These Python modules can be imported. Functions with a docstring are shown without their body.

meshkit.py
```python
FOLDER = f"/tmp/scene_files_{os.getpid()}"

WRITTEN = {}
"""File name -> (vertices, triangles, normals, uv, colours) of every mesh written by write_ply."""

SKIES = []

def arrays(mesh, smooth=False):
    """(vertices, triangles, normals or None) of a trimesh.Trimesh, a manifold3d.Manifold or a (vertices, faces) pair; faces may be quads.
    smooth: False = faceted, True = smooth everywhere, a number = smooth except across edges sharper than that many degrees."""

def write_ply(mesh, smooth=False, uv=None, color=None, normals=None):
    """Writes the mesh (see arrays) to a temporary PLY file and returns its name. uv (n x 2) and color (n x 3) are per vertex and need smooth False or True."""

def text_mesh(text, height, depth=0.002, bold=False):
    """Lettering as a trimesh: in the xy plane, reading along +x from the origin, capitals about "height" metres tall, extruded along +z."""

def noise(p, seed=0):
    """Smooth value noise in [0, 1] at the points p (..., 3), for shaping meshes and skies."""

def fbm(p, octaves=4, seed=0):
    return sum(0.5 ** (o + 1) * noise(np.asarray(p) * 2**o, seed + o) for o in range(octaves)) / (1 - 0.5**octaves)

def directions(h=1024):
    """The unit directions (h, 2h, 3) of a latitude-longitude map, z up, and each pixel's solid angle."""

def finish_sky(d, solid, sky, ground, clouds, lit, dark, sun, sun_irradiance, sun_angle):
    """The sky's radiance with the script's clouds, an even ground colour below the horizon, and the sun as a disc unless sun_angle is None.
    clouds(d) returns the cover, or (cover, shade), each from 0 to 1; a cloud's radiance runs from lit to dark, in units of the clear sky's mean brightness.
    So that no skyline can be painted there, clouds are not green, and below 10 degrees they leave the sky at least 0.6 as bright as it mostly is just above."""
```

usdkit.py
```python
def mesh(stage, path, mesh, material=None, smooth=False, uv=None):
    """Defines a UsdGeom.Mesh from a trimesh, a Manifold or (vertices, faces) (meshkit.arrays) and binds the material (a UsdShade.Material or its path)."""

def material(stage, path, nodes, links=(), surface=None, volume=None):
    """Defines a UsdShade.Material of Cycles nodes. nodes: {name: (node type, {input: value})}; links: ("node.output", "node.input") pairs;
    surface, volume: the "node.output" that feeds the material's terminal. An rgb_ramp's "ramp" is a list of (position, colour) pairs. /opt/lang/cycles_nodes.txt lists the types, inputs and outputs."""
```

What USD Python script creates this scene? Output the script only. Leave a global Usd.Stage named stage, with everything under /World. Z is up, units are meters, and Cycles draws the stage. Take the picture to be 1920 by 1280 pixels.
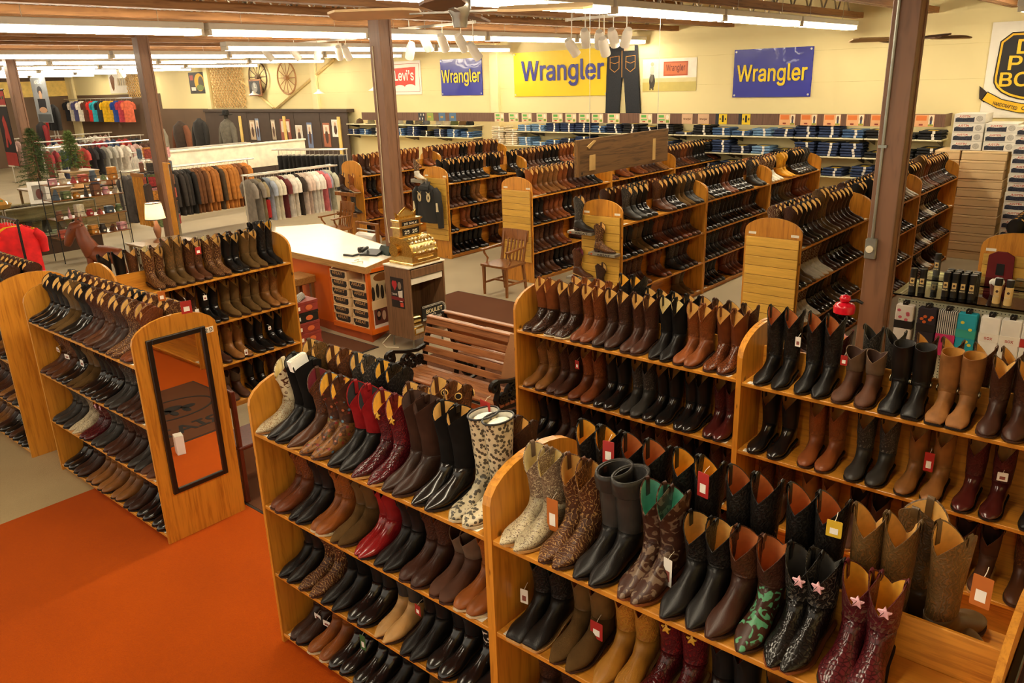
import math, random
import numpy as np, trimesh, usdkit, meshkit
import manifold3d as m3
import shapely.geometry as sg
from shapely import affinity
from pxr import Gf, Sdf, Usd, UsdGeom, UsdShade, UsdLux, Vt

stage = Usd.Stage.CreateInMemory()
UsdGeom.SetStageUpAxis(stage, 'Z'); UsdGeom.SetStageMetersPerUnit(stage, 1.0)
UsdGeom.Xform.Define(stage, '/World'); UsdGeom.Scope.Define(stage, '/World/Looks')
# ---------------------------------------------------------------- camera, light, exposure
PITCH, ROLL, YAW, EYE, FOCAL_PX = 0.32154, -0.03267, 0.71417, 3.0, 1481.9
_f = np.array([-math.sin(YAW)*math.cos(PITCH), math.cos(YAW)*math.cos(PITCH), -math.sin(PITCH)])
_r = np.array([math.cos(YAW), math.sin(YAW), 0.0]); _u = np.cross(_r, _f)
_R = _r*math.cos(ROLL)+_u*math.sin(ROLL); _U = -_r*math.sin(ROLL)+_u*math.cos(ROLL)
cam = UsdGeom.Camera.Define(stage, '/World/camera')
cam.AddTransformOp().Set(Gf.Matrix4d(*_R, 0, *_U, 0, *(-_f), 0, 0, 0, EYE, 1))
cam.CreateHorizontalApertureAttr(36.0); cam.CreateVerticalApertureAttr(24.0)
cam.CreateFocalLengthAttr(36.0*FOCAL_PX/1920)
cam.CreateExposureAttr(1.8)
LIGHT_COLOR, TUBE_STRENGTH, AMBIENT = (1.0, 0.86, 0.63), 12.0, 0.10
dome = UsdLux.DomeLight.Define(stage, '/World/dome_light')      # weak daylight from the shop front, behind the camera
dome.CreateIntensityAttr(AMBIENT); dome.CreateColorAttr(Gf.Vec3f(1.0, 0.86, 0.66))
# shop-front window light behind the photographer and above the entrance
# ---------------------------------------------------------------- helpers
_used = {}
def numbered(parent, name):
    k = (parent, name); i = _used.get(k, -1)+1; _used[k] = i
    return f'{parent}/{name}' if i == 0 else f'{parent}/{name}_{i:03d}'
def meta(p, label=None, cat=None, group=None, kind=None):
    for k, v in (('label', label), ('category', cat), ('group', group), ('kind', kind)):
        if v: p.SetCustomDataByKey(k, v)
    return p
def thing(name, label=None, cat=None, loc=(0, 0, 0), rz=0.0, group=None, kind=None):
    x = UsdGeom.Xform.Define(stage, numbered('/World', name))
    x.AddTranslateOp().Set(Gf.Vec3d(*map(float, loc)))
    x.AddRotateZOp().Set(float(rz))
    return meta(x.GetPrim(), label, cat, group, kind)
def copy(src, label, loc, rz=0.0, group=None, cat=None, name=None):
    x = UsdGeom.Xform.Define(stage, numbered('/World', name or src.GetName().rstrip('0123456789').rstrip('_')))
    p = x.GetPrim(); p.GetReferences().AddInternalReference(src.GetPath())
    p.GetAttribute('xformOp:translate').Set(Gf.Vec3d(*map(float, loc))); p.GetAttribute('xformOp:rotateZ').Set(float(rz))
    p.SetInstanceable(True)
    return meta(p, label, cat or src.GetCustomDataByKey('category'), group or src.GetCustomDataByKey('group'))
class MB:
    def __init__(s): s.v, s.f, s.n = [], [], 0
    def add(s, v, f):
        v = np.asarray(v, float); f = np.asarray(f, int)
        if f.ndim == 2 and f.shape[1] == 4: f = np.vstack([f[:, [0, 1, 2]], f[:, [0, 2, 3]]])
        s.v.append(v); s.f.append(f+s.n); s.n += len(v); return s
    def tm(s, m): return s.add(m.vertices, m.faces)
    def hull(s, pts):
        m = m3.Manifold.hull_points(np.asarray(pts, float)).to_mesh()
        return s.add(m.vert_properties[:, :3], m.tri_verts)
    def box(s, a, b, c=0.0):
        (x0, y0, z0), (x1, y1, z1) = a, b
        if c <= 0:
            v = [(x, y, z) for x in (x0, x1) for y in (y0, y1) for z in (z0, z1)]
            return s.add(v, [(0, 1, 3, 2), (4, 6, 7, 5), (0, 4, 5, 1), (2, 3, 7, 6), (0, 2, 6, 4), (1, 5, 7, 3)])
        P = []
        for x, dx in ((x0, c), (x1, -c)):
            for y, dy in ((y0, c), (y1, -c)):
                for z, dz in ((z0, c), (z1, -c)):
                    P += [(x, y+dy, z+dz), (x+dx, y, z+dz), (x+dx, y+dy, z)]
        return s.hull(P)
    def tube(s, pts, r, n=8, cap=True):
        p = np.asarray(pts, float); t = np.gradient(p, axis=0); t /= np.linalg.norm(t, axis=1, keepdims=True)+1e-12
        a = np.cross(t, np.where(np.abs(t[:, 2:]) < .9, [0, 0, 1.0], [1.0, 0, 0])); a /= np.linalg.norm(a, axis=1, keepdims=True)+1e-12
        for i in range(1, len(a)):
            if a[i]@a[i-1] < 0: a[i] *= -1
        b = np.cross(t, a); g = np.arange(n)*2*np.pi/n; r = np.broadcast_to(r, (len(p),))
        v = p[:, None]+r[:, None, None]*(np.cos(g)[None, :, None]*a[:, None]+np.sin(g)[None, :, None]*b[:, None])
        return s.loft(v, cap)
    def loft(s, rings, cap=True, closed=True):
        R = np.asarray(rings, float); m, n = R.shape[:2]; v = R.reshape(-1, 3); f = []
        for i in range(m-1):
            for j in range(n if closed else n-1):
                k = (j+1) % n; f += [(i*n+j, i*n+k, (i+1)*n+k), (i*n+j, (i+1)*n+k, (i+1)*n+j)]
        if cap and closed:
            v = np.vstack([v, R[0].mean(0), R[-1].mean(0)]); c0, c1 = m*n, m*n+1
            for j in range(n):
                k = (j+1) % n; f += [(c0, k, j), (c1, (m-1)*n+j, (m-1)*n+k)]
        return s.add(v, f)
    def lathe(s, prof, c=(0, 0, 0), n=16):
        g = np.arange(n)*2*np.pi/n
        return s.loft([[(c[0]+r*math.cos(a), c[1]+r*math.sin(a), c[2]+z) for a in g] for r, z in prof])
    def prism(s, poly, a, b, axis='y'):
        # polygon in (first, second) coordinates of the plane across the axis, from a to b
        if not hasattr(poly, 'geom_type'): poly = sg.Polygon(poly)
        for g in getattr(poly, 'geoms', [poly]):
            m = trimesh.creation.extrude_polygon(g, abs(b-a), engine='earcut'); v = m.vertices.copy(); f = m.faces; lo = min(a, b)
            if axis == 'z': w = v+[0, 0, lo]
            elif axis == 'y': w = np.c_[v[:, 0], v[:, 2]+lo, v[:, 1]]; f = f[:, ::-1]
            else: w = np.c_[v[:, 2]+lo, v[:, 0], v[:, 1]]
            s.add(w, f)
        return s
    def moved(s, M=None, t=(0, 0, 0), rz=0, rx=0, ry=0):
        V = np.vstack(s.v); 
        for ang, ax in ((rx, 0), (ry, 1), (rz, 2)):
            if ang:
                c, q = math.cos(ang), math.sin(ang); i, j = [(1, 2), (2, 0), (0, 1)][ax]
                A = np.eye(3); A[i, i] = c; A[i, j] = -q; A[j, i] = q; A[j, j] = c; V = V@A.T
        o = MB(); o.add(V+np.asarray(t, float), np.vstack(s.f)); return o
    def join(s, o): return s.add(np.vstack(o.v), np.vstack(o.f))
def put(parent, name, mb, m, label=None, smooth=False, cat=None, group=None, kind=None):
    path = numbered(parent.GetPath().pathString if parent else '/World', name)
    v, f = (np.vstack(mb.v), np.vstack(mb.f)) if isinstance(mb, MB) else mb
    p = usdkit.mesh(stage, path, (v, f), m, smooth=smooth).GetPrim()
    return meta(p, label, cat, group, kind)
def lin(h):
    if not isinstance(h, str): return tuple(h)
    c = np.array([int(h[i:i+2], 16) for i in (0, 2, 4)])/255.0
    return tuple(np.where(c <= .04045, c/12.92, ((c+.055)/1.055)**2.4))
_mats = {}
def M(color, rough=.5, metal=0.0, var=.12, scale=6.0, bump=0.0, emit=0.0, coat=0.0, rand=0.0, spec=.5, name=None, bscale=None):
    """A plain procedural material: base colour broken up by noise, optional fine relief."""
    key = (color, rough, metal, var, scale, bump, emit, coat, rand, spec, bscale)
    if key in _mats: return _mats[key]
    c = np.array(lin(color)); path = f'/World/Looks/m{len(_mats):03d}'
    n = {'t': ('texture_coordinate', {}), 'n': ('noise_texture', {'scale': scale, 'detail': 4.0}),
         'r': ('rgb_ramp', {'ramp': [(.3, tuple(c*(1-var))), (.7, tuple(np.minimum(c*(1+var), 1)))]}),
         'p': ('principled_bsdf', {'roughness': rough, 'metallic': metal, 'coat_weight': coat, 'specular_ior_level': spec})}
    l = [('t.object', 'n.vector'), ('n.fac', 'r.fac')]; last = 'r.color'
    if rand:
        n['o'] = ('object_info', {}); n['mr'] = ('map_range', {'from_min': 0., 'from_max': 1., 'to_min': 1-rand, 'to_max': 1+rand})
        n['h'] = ('hsv', {}); l += [('o.random', 'mr.value'), ('mr.result', 'h.value'), (last, 'h.color')]; last = 'h.color'
    l.append((last, 'p.base_color'))
    if emit: n['p'][1].update(emission_strength=emit); l.append((last, 'p.emission_color'))
    if bump:
        n['n2'] = ('noise_texture', {'scale': bscale or scale*12, 'detail': 3.0}); n['b'] = ('bump', {'strength': bump, 'distance': .004})
        l += [('t.object', 'n2.vector'), ('n2.fac', 'b.height'), ('b.normal', 'p.normal')]
    _mats[key] = usdkit.material(stage, path, n, l, surface='p.BSDF'); return _mats[key]
def custom(nodes, links, surface='p.BSDF'):
    k = len(_mats); _mats[('custom', k)] = m = usdkit.material(stage, f'/World/Looks/m{k:03d}', nodes, links, surface=surface); return m
def wood(c1, c2, axis='x', scale=5.0, rough=.38, knots=True, coat=.25, stretch=14.0):
    key = ('wood', c1, c2, axis, scale, rough, knots, coat, stretch)
    if key in _mats: return _mats[key]
    s = [stretch]*3; s['xyz'.index(axis)] = 1.0; a, b = np.array(lin(c1)), np.array(lin(c2))
    n = {'t': ('texture_coordinate', {}), 'o': ('object_info', {}), 'm': ('mapping', {'scale': tuple(s)}), 'n': ('noise_texture', {'scale': scale*.55, 'detail': 6.0, 'roughness': .6, 'distortion': .6}),
         'r': ('rgb_ramp', {'ramp': [(.30, tuple(b)), (.52, tuple(a)), (.75, tuple(np.minimum(a*1.12, 1)))]}),
         'p': ('principled_bsdf', {'roughness': rough, 'coat_weight': coat, 'coat_roughness': .2}),
         'mr': ('map_range', {'to_min': .88, 'to_max': 1.1}), 'h': ('hsv', {})}
    l = [('t.object', 'm.vector'), ('m.vector', 'n.vector'), ('n.fac', 'r.fac'), ('o.random', 'mr.value'), ('mr.result', 'h.value')]
    last = 'r.color'
    if knots:
        n['v'] = ('voronoi_texture', {'scale': 3.1}); n['kr'] = ('rgb_ramp', {'ramp': [(.0, (1, 1, 1)), (.035, (1, 1, 1)), (.07, (0, 0, 0))]})
        n['k'] = ('mix_color', {'b': tuple(b*.28)}); l += [('t.object', 'v.vector'), ('v.distance', 'kr.fac'), ('kr.color', 'k.fac'), (last, 'k.a')]; last = 'k.result'
    l += [(last, 'h.color'), ('h.color', 'p.base_color')]
    _mats[key] = usdkit.material(stage, f'/World/Looks/m{len(_mats):03d}', n, l, surface='p.BSDF'); return _mats[key]
def emission(color, strength):
    k = ('emit', color, strength)
    if k not in _mats: _mats[k] = usdkit.material(stage, f'/World/Looks/m{len(_mats):03d}', {'e': ('emission', {'color': lin(color), 'strength': strength})}, surface='e.emission')
    return _mats[k]
def glass(tint=(.93, .98, .95)):
    k = ('glass', tint)
    if k not in _mats: _mats[k] = usdkit.material(stage, f'/World/Looks/m{len(_mats):03d}', {'f': ('fresnel', {'IOR': 1.45}), 't': ('transparent_bsdf', {'color': tint}), 'g': ('glossy_bsdf', {'roughness': .03}), 'm': ('mix_closure', {})},
        [('f.fac', 'm.fac'), ('t.BSDF', 'm.closure1'), ('g.BSDF', 'm.closure2')], surface='m.closure')
    return _mats[k]
_txt = {}
def text(mb, s, h, o, face='-y', depth=.002, bold=True, tilt=0.0, width=None, center=True, squash=1.0):
    """Lettering on a surface that faces -y, +x or up (z); o is the middle (or the left end) of its base line."""
    k = (s, bold)
    if k not in _txt: _txt[k] = meshkit.text_mesh(s, 1.0, .01, bold)
    v = _txt[k].vertices.copy(); w = v[:, 0].max()-v[:, 0].min(); v[:, 0] -= v[:, 0].min()+(w/2 if center else 0)
    sx = (width/w if width else h*squash); v[:, 0] *= sx; v[:, 1] *= h; v[:, 2] *= depth/.01
    if tilt: c, q = math.cos(tilt), math.sin(tilt); v[:, :2] = v[:, :2]@np.array([[c, q], [-q, c]])
    V = {'-y': np.c_[v[:, 0], -v[:, 2], v[:, 1]], '+x': np.c_[v[:, 2], v[:, 0], v[:, 1]], 'z': v, 'z+x': np.c_[-v[:, 1], v[:, 0], v[:, 2]], 'z-x': np.c_[v[:, 1], -v[:, 0], v[:, 2]], '-x': np.c_[-v[:, 2], -v[:, 0], v[:, 1]]}[face]
    return mb.add(V+np.asarray(o, float), _txt[k].faces)
ORD = ['first', 'second', 'third', 'fourth', 'fifth', 'sixth', 'seventh', 'eighth', 'ninth', 'tenth', 'eleventh', 'twelfth', 'thirteenth', 'fourteenth', 'fifteenth', 'sixteenth', 'seventeenth', 'eighteenth', 'nineteenth', 'twentieth', 'twenty-first', 'twenty-second', 'twenty-third', 'twenty-fourth', 'twenty-fifth', 'twenty-sixth', 'twenty-seventh', 'twenty-eighth', 'twenty-ninth', 'thirtieth']
rng = np.random.default_rng(7)
# ---------------------------------------------------------------- room shell
WALL_Y, LEFT_X, RIGHT_X, FRONT_Y, DECK_Z = 15.3, -39.0, 1.6, -1.5, 4.35
def struct(name, mb, m, parent=None, label=None, smooth=False): return put(parent, name, mb, m, label, smooth, kind=None if parent else 'structure')
vinyl = custom({'t': ('texture_coordinate', {}), 'n': ('noise_texture', {'scale': 180., 'detail': 2.}), 'n2': ('noise_texture', {'scale': 1.3, 'detail': 3.}),
    'r': ('rgb_ramp', {'ramp': [(.35, lin('95866a')), (.65, lin('b9a888'))]}), 'r2': ('rgb_ramp', {'ramp': [(.3, (.86, .86, .86)), (.7, (1, 1, 1))]}),
    'm': ('mix_color', {'blend_type': 'multiply', 'fac': 1.0}), 'p': ('principled_bsdf', {'roughness': .62})},
    [('t.object', 'n.vector'), ('t.object', 'n2.vector'), ('n.fac', 'r.fac'), ('n2.fac', 'r2.fac'), ('r.color', 'm.a'), ('r2.color', 'm.b'), ('m.result', 'p.base_color')])
def carpet_mat(a, b):
    return custom({'t': ('texture_coordinate', {}), 'n': ('noise_texture', {'scale': 420., 'detail': 2.}), 'n2': ('noise_texture', {'scale': 1.1, 'detail': 5.}),
    'r': ('rgb_ramp', {'ramp': [(.3, lin(b)), (.7, lin(a))]}), 'r2': ('rgb_ramp', {'ramp': [(.3, (.84, .82, .8)), (.7, (1, 1, 1))]}),
    'm': ('mix_color', {'blend_type': 'multiply', 'fac': 1.0}), 'b': ('bump', {'strength': .5, 'distance': .004}), 'p': ('principled_bsdf', {'roughness': .95, 'sheen_weight': .03, 'specular_ior_level': .1})},
    [('t.object', 'n.vector'), ('t.object', 'n2.vector'), ('n.fac', 'r.fac'), ('n2.fac', 'r2.fac'), ('r.color', 'm.a'), ('r2.color', 'm.b'), ('m.result', 'p.base_color'), ('n.fac', 'b.height'), ('b.normal', 'p.normal')])
fl = thing('floor', kind='structure')
put(fl, 'floor_sheet', MB().box((LEFT_X, FRONT_Y, -.1), (RIGHT_X, WALL_Y, 0)), vinyl)
put(fl, 'carpet', MB().box((-6.23, FRONT_Y, 0), (RIGHT_X, 5.12, .006)), carpet_mat('c65602', 'a24200'), label='burnt orange carpet')
put(fl, 'carpet', MB().box((LEFT_X, FRONT_Y, 0), (-6.23, 3.4, .006)), carpet_mat('c4ac80', 'a8946a'), label='beige carpet')
brown_pile = carpet_mat('70442a', '55331d')
def mat_rug(x0, y0, x1, y1, label):
    t = thing('floor_mat', label, 'mat', (x0, y0, 0)); put(t, 'pile', MB().box((.02, .02, 0), (x1-x0-.02, y1-y0-.02, .012)), brown_pile)
    b = MB()
    for A, B in (((0, 0), (x1-x0, .02)), ((0, y1-y0-.02), (x1-x0, y1-y0)), ((0, .02), (.02, y1-y0-.02)), ((x1-x0-.02, .02), (x1-x0, y1-y0-.02))): b.box((*A, 0), (*B, .009))
    put(t, 'rubber_edge', b, M('2a1c12', .7)); return t
mat_rug(-9.3, 4.7, -7.06, 5.72, 'brown floor mat in front of the orange counter')
mat_rug(-8.1, 7.15, -6.0, 8.15, 'brown floor mat in the aisle near the wooden armchair')
mat_rug(-6.35, 5.15, -4.3, 6.05, 'brown floor mat behind the slatted bench')
mat_rug(-6.2, 2.66, -4.72, 4.0, 'brown floor mat behind the mirror-ended rack')
lm = mat_rug(-3.45, 2.72, -2.05, 3.78, 'brown logo mat on orange carpet reflected in the tall mirror')
b = MB(); ring = sg.Point(0, 0).buffer(1, 32)
oval = affinity.scale(ring, .26, .40).difference(affinity.scale(ring, .235, .375))
b.prism(affinity.translate(oval, .80, .53), .012, .014, 'z'); horse = sg.MultiPoint([(0, 0)]).buffer(.05)
for dx, dy, sx, sy in ((-.12, .02, 1.6, 1.0), (.0, -.02, 1.9, 1.3), (.13, .03, 1.5, .9), (-.05, .1, .7, 1.4), (.08, .1, .7, 1.3)): b.prism(affinity.translate(affinity.scale(horse, sy, sx), .80-dy, .53+dx), .012, .014, 'z')
text(b, 'ARIAT', .17, (.20, .53, .012), 'z-x', width=.86); put(lm, 'printed_logo', b, M('15100c', .8))
cream = M('efdfa6', .75, var=.03, scale=.7)
cream2 = M('f3e3ae', .7, var=.02); brownpaint = M('6b5440', .7, var=.06, scale=1.5)
wb = thing('wall_back', kind='structure')
put(wb, 'wall_panel', MB().box((LEFT_X, WALL_Y, 0), (RIGHT_X, WALL_Y+.2, DECK_Z)), cream)
for x in (-38.2, -26.9, -20.75, -13.5): put(wb, 'pilaster', MB().box((x-.13, WALL_Y-.1, 0), (x+.13, WALL_Y, DECK_Z), .01), cream2)
put(wb, 'painted_band', MB().box((-38.0, WALL_Y-.012, 0), (-30.5, WALL_Y, 2.86)), brownpaint)
put(wb, 'painted_band', MB().box((-30.5, WALL_Y-.012, 0), (-27.03, WALL_Y, 2.30)), brownpaint)
for z in (2.75, 3.3): put(wb, 'block_joint', MB().box((-26.7, WALL_Y-.004, z), (RIGHT_X, WALL_Y, z+.008)), M('e2d196', .8))
wl = thing('wall_left', kind='structure')
put(wl, 'wall_panel', MB().box((LEFT_X-.2, FRONT_Y, 0), (LEFT_X, WALL_Y+.2, DECK_Z)), brownpaint)
put(wl, 'painted_band', MB().box((LEFT_X, FRONT_Y, 2.86), (LEFT_X+.012, WALL_Y, 3.5)), M('f2cf74', .7))
put(None, 'wall_right', MB().box((RIGHT_X, FRONT_Y, 0), (RIGHT_X+.2, WALL_Y+.2, DECK_Z)), cream, kind='structure')
# ---------------------------------------------------------------- ceiling: deck, open-web trusses, pillars
ce = thing('ceiling', kind='structure')
b = MB(); ys = np.arange(FRONT_Y, WALL_Y+.2, .3)
prof = []
for y in ys: prof += [(y, DECK_Z), (y+.12, DECK_Z), (y+.16, DECK_Z+.05), (y+.26, DECK_Z+.05)]
b.loft([[(x, y, z) for y, z in prof] for x in (LEFT_X, RIGHT_X)], cap=False, closed=False)
b.box((LEFT_X, FRONT_Y, DECK_Z+.06), (RIGHT_X, WALL_Y+.2, DECK_Z+.1))
put(ce, 'metal_deck', b, M('8d8578', .5, metal=.3))
chord = wood('9a6a3a', '74491f', 'y', 3.0, .6, knots=False, coat=0); steel = M('b8ad9a', .4, metal=.6)
BEAM_Z = 3.80
for i, x in enumerate(np.arange(-37.4, 1.3, 1.2)):
    t = thing('ceiling_truss', kind='structure', loc=(x, 0, 0))
    for z in (BEAM_Z, DECK_Z-.1):
        for s in (-1, 1): put(t, 'chord', MB().box((s*.045-.035, FRONT_Y, z), (s*.045+.035, WALL_Y, z+.09)), chord)
    b = MB(); q = np.arange(FRONT_Y+.2, WALL_Y-.5, .62)
    for k, y in enumerate(q): b.tube([(0, y, BEAM_Z+.05), (0, y+.31, DECK_Z-.05)], .014, 5); b.tube([(0, y+.31, DECK_Z-.05), (0, y+.62, BEAM_Z+.05)], .014, 5)
    put(t, 'web', b, steel, kind='stuff')
post = wood('8a6246', '72503a', 'z', 3.0, .5, knots=False, coat=.1, stretch=8)
names = ['leftmost brown square post, beside the red wall hanging', 'brown square post beside the orange-edged mirror board', 'brown square post behind the brass cash register', 'brown square post with conduit and outlet box, right of centre']
pillars = []
for k, x in enumerate((-19.15, -13.33, -7.5, -1.77)):
    t = thing('pillar', names[k], 'post', (x, 6.5, 0)); pillars.append(t)
    put(t, 'flange', MB().box((-.095, -.095, 0), (.095, -.06, DECK_Z), .005), post); put(t, 'flange', MB().box((-.095, .06, 0), (.095, .095, DECK_Z), .005), post)
    put(t, 'web', MB().box((-.075, -.06, 0), (.085, .06, DECK_Z), .003), post)
t = pillars[3]
put(t, 'conduit', MB().tube([(-.05, -.108, 1.74), (-.05, -.108, 3.9)], .012, 8), M('9a9c92', .35, metal=.7))
ob = put(t, 'outlet_box', MB().box((-.09, -.145, 1.58), (-.005, -.096, 1.74), .008), M('8b8a80', .4, metal=.6))
put(ob, 'round_knob', MB().lathe([(0, 0), (.028, 0), (.028, .014), (0, .016)], n=14).moved(rx=math.pi/2, t=(-.05, -.145, 1.66)), M('e6dcc0', .5))
put(t, 'bracket', MB().box((-.08, -.122, 2.42), (-.02, -.094, 2.44)), M('9a9c92', .4, metal=.7))
put(pillars[2], 'cable', MB().tube([(-.02, -.1, 1.1), (-.05, -.102, 1.5), (-.03, -.102, 2.4), (-.04, -.1, 3.4)], .006, 6), M('d8cba8', .5))
# ---------------------------------------------------------------- fluorescent strips
tube_mat = emission(LIGHT_COLOR, TUBE_STRENGTH); white_metal = M('d8d2c4', .45, var=.04)
def strip(x, y0, n, label, z=3.62, L=2.42, cat='ceiling light', gap=.06):
    first = None
    for k in range(n):
        y = y0+k*(L+gap)
        lab = label+', '+ORD[k]+' from the near end'
        if strip.first is None:
            t = thing('fluorescent_fixture', lab, cat, (x, y, z), 0, None)
            put(t, 'housing', MB().box((-.10, 0, .035), (.10, L, .11), .006), white_metal)
            b = [MB().tube([(s*.055, .06, 0), (s*.055, L-.06, 0)], .031, 8) for s in (-1, 1)]
            for q in b: put(t, 'lamp_tube', q, tube_mat)
            for e in (.0, L-.04): put(t, 'end_socket', MB().box((-.09, e, -.03), (.09, e+.04, .035), .004), M('e4dcc8', .5))
            for e in (.5, L-.5): put(t, 'hanger', MB().tube([(0, e, .1), (0, e, DECK_Z-z+.01)], .004, 5), steel)
            strip.first = t
        else: copy(strip.first, lab, (x, y, z))
strip.first = None
for x, y0, n, nm in ((-2.0, 12.3, 1, 'lamp row at far right'), (-4.9, -.1, 6, 'lamp row over the slatwall-ended racks'), (-9.3, 2.86, 5, 'lamp row passing the brass-register post'), (-12.9, 7.7, 3, 'lamp row over the shirt rail'),
    (-16.2, 4.8, 4, 'lamp row over the jacket rail'), (-19.7, 5.0, 4, 'lamp row over the glass showcases'), (-23.4, 5.2, 4, 'lamp row before the wagon wheels'), (-27.2, 7.5, 3, 'lamp row before the lattice'), (-31.0, 7.6, 3, 'lamp row over the bright shirts'), (-35.0, 10, 2, 'farthest lamp row on the left'), (-1.6, 0.2, 2, 'lamp row over the front racks')):
    strip(x, y0, n, 'white twin-tube fluorescent strip, '+nm)
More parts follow.
